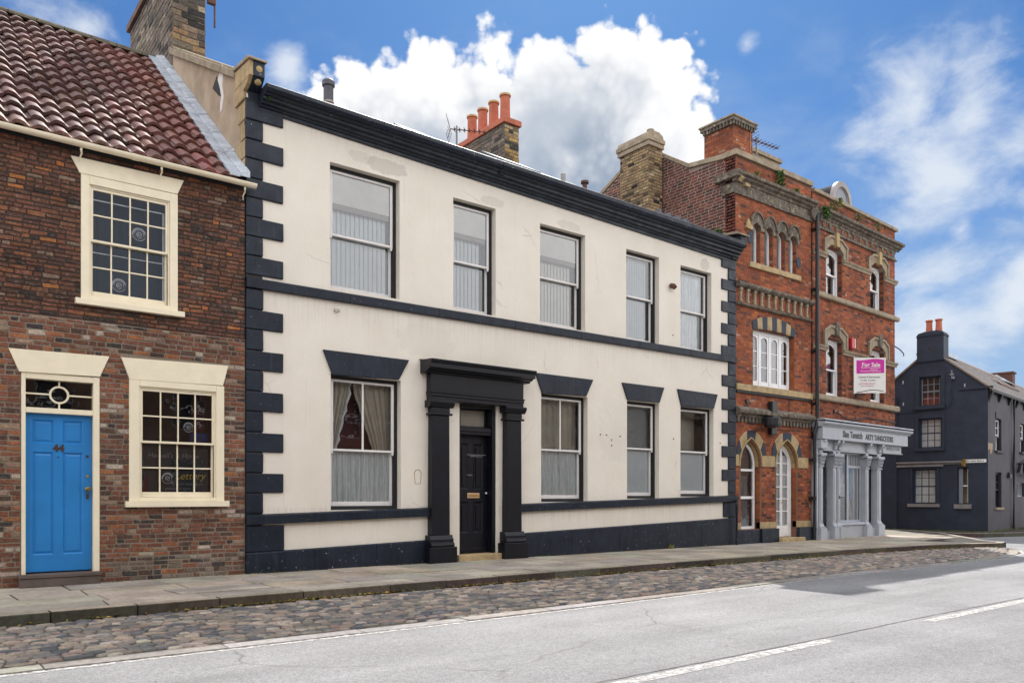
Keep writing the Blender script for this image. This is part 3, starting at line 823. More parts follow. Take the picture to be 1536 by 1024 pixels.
            MB().add([(a+.02,y+.02,zb+.02),(c-.02,y+.02,zb+.02),(c-.02,y+.02,zt-.02),(a+.02,y+.02,zt-.02)], [(0,1,2,3)]).build('glass', M['glassold'], w)
        sash(zm-0.016, iz1-0.024, 0.012, 0.032, 0.035)
        sash(iz0+0.002, zm+0.016, 0.056, 0.075, 0.032)
        return w
    wg = cottage_window(2.655, 3.99, 1.13, 2.872, 2.79, 3.87, 1.185, 2.775, 2.60, 4.05, 1.045, 1.129, 1.985)
    wu = cottage_window(2.045, 3.315, 3.91, 5.628, 2.15, 3.205, 3.975, 5.505, 1.97, 3.40, 3.83, 3.909, 4.745)
    # what stands behind the panes
    r1 = MB(); r1.box(2.72, 3.94, 0.9, 0.92, 1.0, 2.9); r1.build('room_back', M['room'], wg)
    bo = MB(); bo.box(2.86, 3.80, 0.14, 0.155, 1.24, 1.93); bo.build('chalk_board', M['chalkboard'], wg)
    for body, size, x, z, mt, sx, sh in (("Hansell's & Home", 0.10, 3.30, 1.80, 'inkgrey', 1.0, .15), ('Lettery', 0.15, 3.53, 1.50, 'yellow', 1.0, .3), ('open weekdays', 0.06, 3.52, 1.385, 'inkgrey', 1.05, 0), ('please call again', 0.055, 3.36, 1.315, 'inkgrey', 1.05, 0)):
        text_mesh(body, size, (x, 0.134, z), 'chalk_writing', M[mt], wg, depth=0.001, sx=sx, shear=sh)
    MB().box(3.60, 3.80, 0.30, 0.34, 2.05, 2.80).build('curtain', M['maroon'], wg)
    MB().box(3.56, 3.82, 0.22, 0.28, 2.02, 2.16).build('cushion', M['bluecloth'], wg)
    MB().prism([(2.86,1.24),(2.98,1.24),(2.94,1.32),(2.93,1.5),(2.885,1.5)], 0.11, 0.125).build('ornament', M['maroon'], wg)
    r2 = MB(); r2.box(2.0, 3.3, 0.75, 0.77, 3.8, 5.7); r2.build('room_back', M['room'], wu)
    wavy(wu, 2.15, 3.20, 0.42, 3.95, 5.5, paint('slate_blue_curtain', (0.020,0.028,0.040), 0.9, 0.15), waves=7, amp=0.03, seed=3)
    bl = MB(); bl.box(2.19, 3.17, 0.10, 0.11, 5.335, 5.35); bl.box(2.19, 3.17, 0.10, 0.11, 4.60, 4.612)
    bl.box(3.13, 3.165, 0.10, 0.11, 4.0, 5.33); bl.build('inner_frame', M['white'], wu)
    def emblem(w, x, z, y, s):
        dk = MB(); nn = 24
        dk.prism([(x+0.092*s*math.cos(6.2832*i/nn), z+0.092*s*math.sin(6.2832*i/nn)) for i in range(nn)][::-1], y, y+0.001); dk.build('emblem', M['decaldark'], w)
        e = MB()
        def arc(r0, r1, a0, a1, ox=0, oz=0, n=16):
            o = [(x+ox+s*r1*math.cos(R(a0+(a1-a0)*i/n)), z+oz+s*r1*math.sin(R(a0+(a1-a0)*i/n))) for i in range(n+1)]
            i_ = [(x+ox+s*r0*math.cos(R(a0+(a1-a0)*i/n)), z+oz+s*r0*math.sin(R(a0+(a1-a0)*i/n))) for i in range(n+1)]
            e.ring(o, i_, y-0.002, y-0.001)
        arc(0.074, 0.090, 15, 190); arc(0.060, 0.066, -10, 170); arc(0.082, 0.087, 200, 330)
        arc(0.026, 0.034, -20, 250); arc(0.010, 0.017, 90, 380); arc(0.026, 0.032, 250, 330, 0.004, -0.012)
        e.build('emblem_marking', M['decal'], w)
    emblem(wu, 2.80, 4.955, 0.045, 1.05); emblem(wu, 2.545, 4.195, 0.090, 1.05)
    emblem(wg, 3.485, 2.225, 0.045, 0.82); emblem(wg, 3.20, 1.465, 0.090, 0.92)
    # --- roof of pantiles
    rf = MB()
    p0 = Vector((0, -0.10, 5.99)); p1 = Vector((0, 4.80, 9.93)); dv = p1-p0; ln = dv.length; dv.normalize(); nv = Vector((0, -dv.z, dv.y))
    nrow = 16; gauge = ln/nrow; tw = 0.243
    for r in range(nrow):
        x0 = -3.3; k0 = int((4.14-x0)/tw)
        for i in range(k0):
            xa = 4.14-(i+1)*tw+rng.uniform(-.006,.006); roll = rng.uniform(-.010,.010)
            q = rng.uniform(0.0, 1.0)
            kx = min(1, max(0, (xa-2.4)/1.8))
            c = jit((0.120+0.085*kx, 0.060+0.020*kx, 0.053+0.010*kx), 0.22)
            lift = rng.uniform(-0.008, 0.008); tl = rng.uniform(-.012,.012); ns = 10
            vs = []; fs = []
            for (t, dz) in ((-0.045, 0.062), (0.30, 0.043), (0.65, 0.022), (1.0, 0.0), (-0.045, 0.012)):
                for j in range(ns+1):
                    u = j/ns
                    hgt = 0.030*math.sin(u*6.2832-0.6)+0.008*math.sin(2*u*6.2832)
                    p = p0+dv*(gauge*(r+t)+tl)+nv*(dz+hgt+lift+roll*(u-.5)+0.045)
                    vs.append((xa+u*tw, p.y, p.z))
            w_ = ns+1
            for row in range(3):
                for j in range(ns): fs.append((row*w_+j, row*w_+j+1, (row+1)*w_+j+1, (row+1)*w_+j))
            for j in range(ns): fs.append((4*w_+j, 4*w_+j+1, j+1, j))
            rf.add(vs, fs, c)
    roof = rf.build('roof', M['pantile'], H1, smooth=True)
    ed = roof.modifiers.new('split', 'EDGE_SPLIT'); ed.split_angle = R(50)
    und = MB(); und.prism_x([(-0.1,5.98),(4.8,9.90),(9.7,5.98)], XL, 4.31); und.build('roof_underlay', M['dirt'], roof)
    ru = MB()
    x = -3.3
    while x < 4.0:
        pr = [(x, 4.8, 0)]
        oa = [(4.8+0.17*math.cos(a), 9.90+0.13*math.sin(a)+0.02) for a in [math.pi*i/8 for i in range(9)]]
        ru.prism_x(oa, x+0.005, min(x+0.445, 4.16)); x += 0.45
    ru.build('ridge_tiles', M['ridge'], roof, 0.008)
    ld = MB()
    for i in range(7):
        t0, t1 = i/7, (i+1.06)/7
        a, b_ = p0+dv*(ln*t0), p0+dv*(ln*min(1, t1))
        ha, hb = nv*(0.155-0.012), nv*(0.135-0.012)
        for (xa, xb, ea, eb_) in ((4.02, 4.18, 0.0, 0.02), (4.18, 4.33, 0.02, 0.02)):
            qa, qb = a+ha, b_+hb
            up1 = 0.05 if xb > 4.2 else 0.0
            ld.add([(xa,qa.y,qa.z+ea),(xb,qa.y,qa.z+ea+up1),(xb,qb.y,qb.z+ea+up1),(xa,qb.y,qb.z+ea),
                    (xa-.0,qa.y,qa.z+ea-.05),(xb,qa.y,qa.z+ea-.05),(xb,qb.y,qb.z-.05),(xa,qb.y,qb.z-.05)],
                   [(0,1,2,3),(4,5,1,0),(7,4,0,3),(5,6,2,1)])
    ld.build('lead_flashing', M['lead'], roof, 0.006)
    # --- gutter with brackets
    g = MB(); pts = []
    for i in range(13):
        x = XL+(4.40-XL)*i/12; pts.append((x, -0.20, 5.965))
    prof = [(0.062*math.cos(a), 0.062*math.sin(a)) for a in [math.pi+math.pi*i/10 for i in range(11)]]
    prof2 = [(0.053*math.cos(a), 0.053*math.sin(a)) for a in [2*math.pi-math.pi*i/10 for i in range(11)]]
    g.prism_x([(-0.19+a, 5.985+b_) for a, b_ in prof+prof2], XL, 4.42)
    g.prism_x([(-0.19+0.053*math.cos(a), 5.983+0.053*math.sin(a)) for a in [math.pi+math.pi*i/10 for i in range(11)]], 4.405, 4.419)
    for x in (2.70, 0.4): g.prism_x([(-0.19+a*1.09, 5.985+b_*1.09) for a, b_ in prof+prof2], x-.05, x+.05)
    gut = g.build('gutter', M['cream'], H1, 0.002)
    for x in (-0.6, 0.6, 2.02, 3.05, 4.25):
        br = MB(); br.tube([(x,-0.19,5.91),(x,-0.185,5.88),(x+.012,-0.15,5.85),(x-.004,-0.11,5.80),(x+.004,-0.09,5.74)], [0.016,0.014,0.012,0.010,0.004], 6); br.build('bracket', M['cream'], gut)
    fa = MB(); fa.box(XL, 4.31, -0.03, -0.012, 5.93, 6.0); fa.build('fascia', M['liner'], H1)
brick_cottage()

# ================================================================== HOUSE 2: cream stucco house
H2 = thing('stucco_house', 'long cream stucco house with navy quoins, navy bands and a black columned doorcase', 'house', (10.5, 0, 0), absolute=True)
def stucco_house():
    X0, X1 = 4.33, 16.61
    fx = lambda x: (x-X0)/(X1-X0)
    sillz = lambda x: 0.905+0.315*fx(x)
    plz = lambda x: 0.325+0.345*fx(x)
    strz = lambda x: 4.585+0.085*fx(x)
    upper = [(5.73,7.05,4.66,6.745),(8.18,9.16,4.66,6.72),(10.27,11.51,4.67,6.68),(12.74,13.81,4.65,6.64),(14.55,15.69,4.66,6.605)]
    lower = [(5.745,7.075,3.235),(10.30,11.58,3.285),(12.765,13.81,3.315),(14.55,15.77,3.315)]
    low = [(a, b, sillz((a+b)/2)+0.012, t) for a, b, t in lower]
    door = (8.32, 9.17, 0.0, 2.93)
    w = MB()
    wall_sheet(w, X0+0.005, X1, -0.02, 7.45, upper+low+[door], 0.0, 0.26)
    w.box(X1-0.2, X1-0.003, 0.26, 8.8, 0, 7.3); w.box(X0+0.008, X1-0.003, 8.8, 9.0, 0, 7.3)
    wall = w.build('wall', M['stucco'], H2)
    # gable end above the cottage roof, with its coping
    gp = lambda y: 7.73+0.541*y
    gw = MB(); gw.prism_x([(0.27,3.0),(8.8,3.0),(8.8,gp(4.1)-0.541*4.7+0.0),(4.1,gp(4.1)-0.12),(0.27,gp(0.27)-0.12)], X0+0.002, X0+0.27)
    gw.prism_x([(0.02,7.25),(0.27,7.25),(0.27,gp(0.27)-0.1),(0.02,7.70)], X0+0.012, X0+0.27)
    gw.build('gable', M['tanrender'], H2)
    cp = MB()
    for (a, b) in ((0.40,1.55),(1.56,2.75),(2.76,4.15)):
        cp.prism_x([(a,gp(a)-0.12),(b,gp(b)-0.12),(b,gp(b)+0.01),(a,gp(a)+0.01)], X0-0.06, X0+0.36)
        cp.prism_x([(a,gp(a)+0.011),(b,gp(b)+0.011),(b,gp(b)+0.05),(a,gp(a)+0.05)], X0+0.0, X0+0.30)
    cp.build('coping', M['greystone'], H2, 0.01)
    hl = MB(); hl.prism_x([(1.62,8.17),(1.40,8.30),(1.38,8.23),(1.25,8.03),(1.18,7.86),(1.30,7.92)], X0-0.004, X0+0.003); hl.build('hole', M['liner'], H2)
    pt = MB(); pt.prism_x([(1.24,8.30),(1.10,8.36),(1.08,8.2),(1.12,8.02),(1.05,7.8),(1.14,7.62),(1.24,7.60),(1.22,7.78),(1.17,7.86),(1.24,8.02),(1.35,8.2)], X0-0.003, X0+0.002); pt.build('plaster_scar', M['board'], H2)
    # stone kneeler at the cottage end: tan flank, navy scrolled front
    kn = MB(); sc = [(0.04,7.36),(0.03,7.49),(-0.06,7.51),(-0.13,7.54),(-0.20,7.60),(-0.235,7.66),(-0.24,7.86),(0.40,7.93),(0.40,7.74),(0.49,7.39)]
    kn.prism_x([(0.42,7.36),(0.42,7.62),(-0.235,7.62),(-0.20,7.60),(-0.13,7.54),(-0.06,7.51),(0.03,7.49),(0.035,7.36)], X0-0.035, X0+0.03)
    kn.prism_x([(0.42,7.625),(0.42,7.92),(-0.245,7.86),(-0.245,7.625)], X0-0.035, X0+0.03)
    k1 = kn.build('kneeler_flank', M['tanstone'], H2, 0.008)
    kf = MB(); kf.prism_x([(0.12,7.33),(0.12,7.62),(-0.255,7.62),(-0.215,7.585),(-0.145,7.53),(-0.075,7.50),(-0.02,7.48),(0.0,7.33)], X0+0.031, X0+0.20)
    kf.prism_x([(0.12,7.625),(0.12,7.90),(-0.262,7.86),(-0.262,7.625)], X0+0.031, X0+0.20)
    k2 = kf.build('kneeler', M['navy'], H2, 0.006)
    for (ya, za, yb, zb, r_) in ((-0.262,7.745,-0.275,7.745,.05),(-0.20,7.575,-0.235,7.56,.055)):
        MB().tube([(X0+.115,ya,za),(X0+.115,yb,zb)], [r_,0.02], 12).build('rosette', M['gildstone'], k2)
    kc = MB(); kc.prism_x([(0.45,7.94),(0.45,7.99),(-0.20,7.93),(-0.30,7.885),(-0.30,7.85),(-0.26,7.86)], X0-0.06, X0+0.23); kc.build('kneeler_cap', M['greystone'], H2, 0.008)
    for (za, zb, ya) in ((7.06,7.34,0.34),(6.76,7.04,0.22),(6.47,6.74,0.34),(6.18,6.45,0.2)):
        MB().box(X0-0.012, X0+0.1, 0.012, ya, za, zb).build('quoin', M['tanstone'], H2, 0.006)
    # quoins
    def quoin(x0, x1, z0, z1):
        q = MB(); q.box(x0, x1, -0.036, 0.05, z0, z1); q.v = [(x+rng.uniform(-.004,.004), y+rng.uniform(-.004,.004), z+rng.uniform(-.004,.004)) for x, y, z in q.v]; q.build('quoin', M['navy'], H2, 0.012)
    for (xa, xb) in ((X0-0.006, X0+0.255), (X1-0.275, X1+0.003)):
        MB().box(xa, xb, -0.014, 0.03, 0.3, 7.38 if xa < 9 else 7.2).build('quoin_backing', M['liner'], H2)
    z = 7.335
    for i in range(9):
        quoin(X0-0.01, X0+(0.59 if i % 2 == 0 else 0.26), z-0.282, z); z -= 0.3005
    z = 4.42
    for i in range(11):
        quoin(X0-0.01, X0+(0.59 if i % 2 == 1 else 0.265), z-0.300, z); z -= 0.3185
    quoin(X0-0.01, X0+0.60, 0.335, 0.742)
    z = 7.085
    for i in range(9):
        quoin(X1-(0.55 if i % 2 == 0 else 0.29), X1+0.006, z-0.256, z); z -= 0.2715
    z = 4.475
    for i in range(11):
        quoin(X1-(0.53 if i % 2 == 1 else 0.28), X1+0.006, z-0.272, z); z -= 0.291
    quoin(X1-0.48, X1+0.006, 0.69, 1.06)
    # string course, sill band and plinth rise slightly along the street
    s = MB(); n = 7
    for i in range(n):
        xa = X0-0.012+(X1-X0+0.02)*i/n; xb = X0-0.012+(X1-X0+0.02)*(i+1)/n-0.004
        s.prism_x(lambda x: [(0.02,strz(x)-0.155),(-0.070,strz(x)-0.150),(-0.075,strz(x)-0.01),(-0.05,strz(x)+0.004),(0.02,strz(x)+0.02)], xa, xb)
    s.build('string_course', M['navy'], H2, 0.006)
    for a, b in ((X0-0.012, 7.68), (9.71, X1+0.008)):
        s = MB(); n = 3 if b < 8 else 5
        for i in range(n):
            xa = a+(b-a)*i/n; xb = a+(b-a)*(i+1)/n-0.004
            s.prism_x(lambda x: [(0.02,sillz(x)-0.155),(-0.080,sillz(x)-0.150),(-0.085,sillz(x)-0.012),(-0.06,sillz(x)),(0.02,sillz(x)+0.012)], xa, xb)
        s.build('sill_band', M['navy'], H2, 0.006)
        p = MB()
        for i in range(n):
            xa = a+(b-a)*i/n; xb = a+(b-a)*(i+1)/n-0.003
            p.prism_x(lambda x: [(0.02,-0.02),(-0.060,-0.02),(-0.060,plz(x)-0.02),(-0.04,plz(x)-0.004),(0.02,plz(x))], xa, xb)
        p.build('plinth', M['navy'], H2, 0.006)
    for (xa, xb, za, zb, ia, ib, ic, id_) in ((5.60,7.23,3.615,3.61,5.765,7.025,3.215,3.245),(10.13,11.72,3.665,3.665,10.31,11.52,3.275,3.30),(12.59,13.96,3.685,3.685,12.76,13.80,3.315,3.33),(14.42,15.90,3.695,3.68,14.56,15.75,3.31,3.32)):
        MB().prism([(xa,za),(ia,ic),(ib,id_),(xb,zb)], -0.034, 0.05).build('lintel', M['navy'], H2, 0.007)
    # cornice with the gutter on top; its soffit drops towards the far end
    def corn(x):
        k = fx(x); t = -0.075*k; b = -0.235*k
        mid = lambda q: t+(b-t)*q
        return [(0.2,7.52+t),(-0.345,7.535+t),(-0.375,7.515+t),(-0.375,7.46+mid(.2)),(-0.335,7.425+mid(.3)),(-0.285,7.425+mid(.3)),(-0.275,7.40+mid(.4)),(-0.22,7.385+mid(.5)),
                (-0.215,7.355+mid(.6)),(-0.15,7.345+mid(.65)),(-0.145,7.315+mid(.75)),(-0.085,7.305+mid(.8)),(-0.08,7.285+mid(.85)),(-0.045,7.275+mid(.9)),(-0.040,7.235+b),(0.02,7.23+b),(0.2,7.23+b)]
    c = MB(); n = 6
    for i in range(n):
        xa = X0+0.20+(X1-X0-0.22)*i/n; xb = X0+0.20+(X1-X0-0.22)*(i+1)/n-0.004
        c.prism_x(corn, xa, xb)
    cor = c.build('cornice', M['navy'], H2, 0.0012, segs=1)
    for x in (9.12,):
        q = MB(); q.prism_x(lambda xx: [(y_-0.012 if y_ < 0 else y_, z_-0.004) for y_, z_ in corn(xx)[1:9]], x-0.05, x+0.06); q.build('gutter_joint', M['navy'], cor, 0.004)
    for (a, b) in ((5.55,8.4),(9.5,10.3),(13.2,15.5)):
        MB().prism([(a,7.523-0.075*fx(a)),(b,7.523-0.075*fx(b)),(b,7.56-0.075*fx(b)),(a,7.56-0.075*fx(a))], -0.16, 0.1).build('roof_edging', M['terracotta'], H2, 0.004)
    # scrolled kneeler at the far end
    kr = MB(); kr.prism_x([(0.15,7.06),(0.15,7.62),(-0.36,7.58),(-0.36,7.42),(-0.30,7.33),(-0.20,7.29),(-0.13,7.20),(-0.09,7.06)], X1-0.245, X1+0.015)
    kr.build('kneeler', M['navy'], H2, 0.012)
    kq = MB(); kq.prism_x([(0.5,7.68),(0.5,7.75),(-0.30,7.66),(-0.42,7.60),(-0.42,7.565),(-0.34,7.60)], X1-0.36, X1+0.03)
    kq.prism_x([(0.5,7.75),(4.1,9.72),(4.1,9.80),(0.5,7.83)], X1-0.34, X1-0.02)
    kq.build('coping', M['greystone'], H2, 0.008)
    # roof of slates
    r = MB()
    dvx = (4.1-0.1, gp(4.1)-gp(0.1))
    for i in range(22):
        t0, t1 = i/22, (i+1)/22+0.01
        ya, yb = 0.1+4.0*t0, 0.1+4.0*t1
        x = X0+0.27
        while x < X1-0.02:
            e = min(x+rng.uniform(0.26,0.34), X1-0.02); cc = jit((0.075,0.075,0.088), 0.25)
            za, zb = 7.36+0.545*ya+0.03, 7.36+0.545*yb+0.008
            r.add([(x+.003,ya,za),(e-.003,ya,za),(e-.003,yb,zb),(x+.003,yb,zb),(x+.003,ya,za-.02),(e-.003,ya,za-.02)], [(0,1,2,3),(4,5,1,0)], cc)
            x = e
    roof = r.build('roof', M['slatecol'], H2)
    u = MB(); u.prism_x([(0.05,7.30),(4.1,9.54),(8.9,7.0)], X0+0.27, X1-0.01); u.build('roof_underlay', M['slate'], roof)
    fl2 = MB()
    def onroof(y): return 7.36+0.545*y
    for (xa, xb, ya, yb, h) in ((4.80,5.22,0.12,0.5,0.25),(5.22,5.9,0.12,0.5,0.20),(7.55,8.15,0.5,1.1,0.34),(8.15,8.9,0.5,1.1,0.28)):
        fl2.add([(xa,ya,onroof(ya)+h),(xb,ya,onroof(ya)+h-.02),(xb,yb,onroof(yb)+h),(xa,yb,onroof(yb)+h+.02),(xa,ya,onroof(ya)-.02),(xb,ya,onroof(ya)-.02),(xb,yb,onroof(yb)),(xa,yb,onroof(yb))],
                [(0,1,2,3),(4,5,1,0),(5,6,2,1),(7,4,0,3)])
    fl2.build('slipped_slate', M['slate'], roof, 0.004)
    ld = MB()
    for (xa, xb, ya, yb, h) in ((9.75,10.75,0.55,1.3,0.36),(10.80,12.3,0.5,1.2,0.30)):
        ld.add([(xa,ya,onroof(ya)+h),(xb,ya,onroof(ya)+h-.02),(xb,yb,onroof(yb)+h),(xa,yb,onroof(yb)+h+.02),(xa,ya,onroof(ya)-.02),(xb,ya,onroof(ya)-.02),(xb,yb,onroof(yb)),(xa,yb,onroof(yb))],
                [(0,1,2,3),(4,5,1,0),(5,6,2,1),(7,4,0,3)])
    for i in range(15):
        x = 14.3+i*0.085; ld.box(x, x+0.075, 0.5, 1.3, onroof(0.5), onroof(.5)+0.33+0.04*math.sin(i*1.7)+0.02*(i % 2))
    ld.build('lead_flashing', M['leaddark'], roof, 0.001)
    # vent pipes on the slope
    v = MB(); v.lathe([(0.075,7.6),(0.075,8.06),(0.095,8.07),(0.095,8.10)], 6.03, 0.7, 14); v1 = v.build('vent_pipe', M['pipegrey'], H2)
    v = MB(); v.lathe([(0.085,8.10),(0.085,8.36),(0.11,8.37),(0.11,8.45),(0.09,8.47)], 6.03, 0.7, 14); v.build('cowl', M['slate'], v1)
    v = MB(); v.lathe([(0.05,7.8),(0.05,8.16),(0.09,8.17),(0.09,8.22)], 12.2, 0.75, 12); v.build('vent_pipe', M['rust'], H2)
    v = MB(); v.lathe([(0.055,7.8),(0.055,8.25),(0.045,8.26)], 11.6, 0.8, 12); v.build('vent_pipe', M['pipegrey'], H2)
    # chimneys
    stonepal = [(4,(0.215,0.165,0.115)),(3,(0.155,0.125,0.095)),(2,(0.30,0.205,0.11)),(2,(0.090,0.078,0.066)),(1,(0.045,0.043,0.04)),(1,(0.34,0.27,0.19))]
    greypal = [(4,(0.185,0.15,0.12)),(3,(0.145,0.12,0.10)),(2,(0.11,0.095,0.082)),(1,(0.235,0.20,0.16)),(1,(0.06,0.055,0.05))]
    yelpal = [(4,(0.33,0.235,0.13)),(3,(0.27,0.19,0.105)),(2,(0.20,0.145,0.085)),(1.2,(0.10,0.075,0.055)),(1,(0.40,0.31,0.19)),(0.6,(0.035,0.032,0.03))]
    def stack(x0, x1, y0, y1, z0, z1, pf, ps, bl, bh, wob, name='chimney', hv=0.1):
        core = MB(); core.box(x0, x1, y0, y1, z0, z1, (0.17,0.14,0.11)); ch = core.build(name, M['mortar'], H2)
        b = MB()
        courses(b, x0, x1, z0, z1, [], lambda s_, z_: pf, lambda s_, z_, d: (s_, y0-d, z_), bl, bh, 0.012, 0.012, wob, 0.3, hv)
        courses(b, y0, y1, z0, z1, [], lambda s_, z_: ps, lambda s_, z_, d: (x0-d, s_, z_), bl, bh, 0.012, 0.012, wob, 0.3, hv)
        courses(b, y0, y1, z0, z1, [], lambda s_, z_: pf, lambda s_, z_, d: (x1+d, s_, z_), bl, bh, 0.012, 0.012, wob, 0.3, hv)
        b.build('stonework' if bl > .24 else 'brickwork', M['masonry'], ch)
        return ch
    def pot(ch, x, y, z, h, r=0.13, rim=True):
        p = MB(); p.lathe([(r*1.02,z),(r*0.92,z+h*0.5),(r*0.90,z+h-0.06),(r*1.05,z+h-0.055),(r*1.05,z+h-0.01),(r*0.8,z+h-0.008),(r*0.75,z+h-0.2)], x, y, 22)
        q = p.build('chimney_pot', M['terracotta'], ch, smooth=False)
        t = MB(); t.lathe([(r*1.08,z+h-0.045),(r*1.10,z+h),(r*0.82,z+h+0.012),(r*0.80,z+h-0.05)], x, y, 22); t.build('pot_rim', M['potrim'], q)
    ch = stack(4.33, 4.95, 4.1, 7.55, 8.6, 11.85, stonepal, greypal, 0.34, 0.12, 0.012)
    MB().box(4.25, 5.03, 4.02, 7.63, 11.852, 12.0).build('chimney_cap', M['rust'], ch, 0.01)
    for k in range(4): pot(ch, 4.64, 4.65+k*0.8, 12.0, 0.65)
    ch = stack(12.43, 12.89, 4.0, 6.05, 8.9, 10.80, [(3,(0.36,0.235,0.095)),(2,(0.26,0.18,0.095)),(2,(0.15,0.11,0.075)),(1.6,(0.05,0.045,0.04)),(1,(0.40,0.30,0.17))], greypal, 0.30, 0.10, 0.010)
    cpn = MB(); cpn.box(12.37, 12.95, 3.94, 6.11, 10.802, 10.95); cpn.build('chimney_cap', M['terracotta'], ch, 0.015)
    for k in range(4): pot(ch, 12.66, 4.28+k*0.50, 10.95, 0.74, 0.14)
    ch = stack(16.03, 16.58, 2.35, 3.40, 8.3, 10.62, yelpal, yelpal, 0.225, 0.082, 0.004)
    b2 = MB(); b2.box(15.97, 16.60, 2.29, 3.46, 10.62, 10.74); b2.box(15.94, 16.61, 2.26, 3.49, 10.742, 10.86)
    b2.prism([(15.96,10.862),(16.60,10.862),(16.56,10.98),(16.42,11.05),(16.14,11.05),(16.0,10.98)], 2.3, 3.45)
    b2.lathe([(0.10,11.05),(0.09,11.14),(0.11,11.16),(0.10,11.19)], 16.33, 2.55, 10)
    b2.build('chimney_cap', M['greystone'], ch, 0.015)
    # --- windows
    def white_window(o, zm=None):
        a, b, c, d = o
        return sash_window(H2, a+0.004, b-0.004, c+0.002, d-0.003, 0.125, M['sash'], M['liner'], 0.055, 0.05, 0.075, zmid=zm, sill=0.02)
    Y = 0.30
    for i, o in enumerate(upper):
        zm = [5.60,5.60,5.65,5.66,5.60][i]
        a, b, c, d = o
        w = white_window(o, zm)
        if i < 3:
            wid = b-a
            hb = [0.58, 0.55, 0.55][i]
            MB().box(a+0.07, b-0.07, 0.182, 0.188, d-hb-0.02, d-0.05).build('blind', M['blindcream'], w)
            MB().box(a+0.07, b-0.09, 0.182, 0.196, d-hb-0.115, d-hb-0.025).build('blind_rail', M['pelmet'], w, 0.006)
            slat_blind(w, a+0.07, b-(0.13 if i == 0 else 0.20), 0.255, c+0.05, d-hb-0.10, M['blind'] if i < 2 else M['blindcream'], 0.083)
        elif i == 3:
            slat_blind(w, a+0.07, b-0.16, 0.25, c+0.05, d-0.06, M['blind'], 0.075)
        else:
            wavy(w, a+0.07, b-0.08, 0.262, c+0.04, d-0.05, M['net'], waves=8, amp=0.016, seed=9, nu=90); MB().box(a+0.05, b-0.10, 0.30, 0.305, c, d).build('curtain', M['curtwhite'], w)
        MB().box(a+0.02, b-0.02, 0.75, 0.76, c, d).build('room_back', M['roomwarm'] if i in (0, 1, 2) else M['room'], w)
    zml = [1.985, 2.15, 2.27, 2.26]
    for i, o in enumerate(low):
        a, b, c, d = o
        two = (2,1) if i < 2 else (1,1)
        w = sash_window(H2, a+0.004, b-0.004, c+0.002, d-0.003, 0.125, M['sash'], M['liner'], 0.055, 0.05, 0.075, grid_u=two, zmid=zml[i], sill=0.06, bar=0.034, glass='glassold')
        if i == 0:
            mid = a+0.055+(b-a)*0.36
            za, zt = zml[0]-0.02, d-0.06
            sp = 0.48
            wavy(w, 0, 0, Y, za, zt, M['drape'], waves=4, amp=0.024, seed=1, shape=lambda v: (a+0.05, a+0.20+(mid-0.04-a-0.20)*min(1, v/0.86)**1.1+0.012*math.sin(v*38)))
            wavy(w, 0, 0, Y, za, zt, M['drape'], waves=5, amp=0.024, seed=2, shape=lambda v: (mid+0.40-(0.40-0.03)*min(1, v/0.86)**1.1+0.006*math.sin(v*30), b-0.05))
            wavy(w, 0, 0, Y+0.015, za, zt, M['net'], waves=1, amp=0.01, seed=3, shape=lambda v: (a+0.18+(mid-0.06-a-0.18)*min(1, v/0.86)**1.1, a+0.26+(mid+0.0-a-0.26)*min(1, v/0.86)**1.1+0.022*math.sin(v*46)))
            MB().box(a+0.05, b-0.05, Y+0.16, Y+0.17, za-0.2, zt).build('curtain', M['maroon'], w)
            wavy(w, a+0.06, b-0.06, 0.254, c+0.06, za+0.03, M['net'], waves=10, amp=0.019, seed=4, nu=140)
            wavy(w, a+0.06, b-0.06, 0.290, c+0.06, za+0.03, M['curtwhite'], waves=4, amp=0.015, seed=7, nu=60)
        elif i == 1:
            wavy(w, a+0.05, b-0.05, Y+0.03, zml[1]-0.03, d-0.05, M['drape'], waves=6, amp=0.022, seed=5)
            wavy(w, a+0.05, b-0.06, 0.256, c+0.06, zml[1]+0.02, M['net'], waves=5, amp=0.020, seed=6, nu=90)
            wavy(w, a+0.05, b-0.05, 0.300, c+0.06, zml[1]-0.02, M['blind'], waves=3, amp=0.012, seed=8)
        elif i == 2:
            bl_ = MB()
            for k in range(19): bl_.box(a+0.06, b-0.06, Y-0.01, Y+0.012, zml[2]+(d-0.06-zml[2])*k/19, zml[2]+(d-0.06-zml[2])*(k+0.9)/19)
            bl_.build('blind', M['blindgrey'], w); MB().box(a+0.06, b-0.06, 0.243, 0.247, c+0.05, zml[2]-0.004).build('blind', M['blind'], w)
        else:
            MB().box(a+0.06, b-0.06, 0.243, 0.247, c+0.05, zml[3]+0.01).build('blind', M['blind'], w)
            MB().box(a+0.06, b-0.06, Y+0.25, Y+0.26, zml[3], d-0.05).build('curtain', M['drape'], w)
    # --- doorcase
    ds = MB()
    pil = MB()
    def pilaster(x0, x1, zb):
        p = MB(); c0 = (x0+x1)/2
        p.prism([(x0+0.0,zb+0.50),(x1-0.0,zb+0.50),(x1-0.012,2.66),(x0+0.012,2.66)], -0.145, 0.0)
        p.box(x0-0.035, x1+0.035, -0.185, 0.0, 2.662, 2.70); p.box(x0+0.004, x1-0.004, -0.155, 0.0, 2.702, 2.80)
        p.prism_x([(0.0,2.802),(-0.17,2.802),(-0.21,2.86),(-0.225,2.885),(-0.225,2.925),(0.0,2.925)], x0-0.065, x1+0.065)
        p.box(x0-0.10, x1+0.10, -0.235, 0.0, -0.01, zb+0.285)
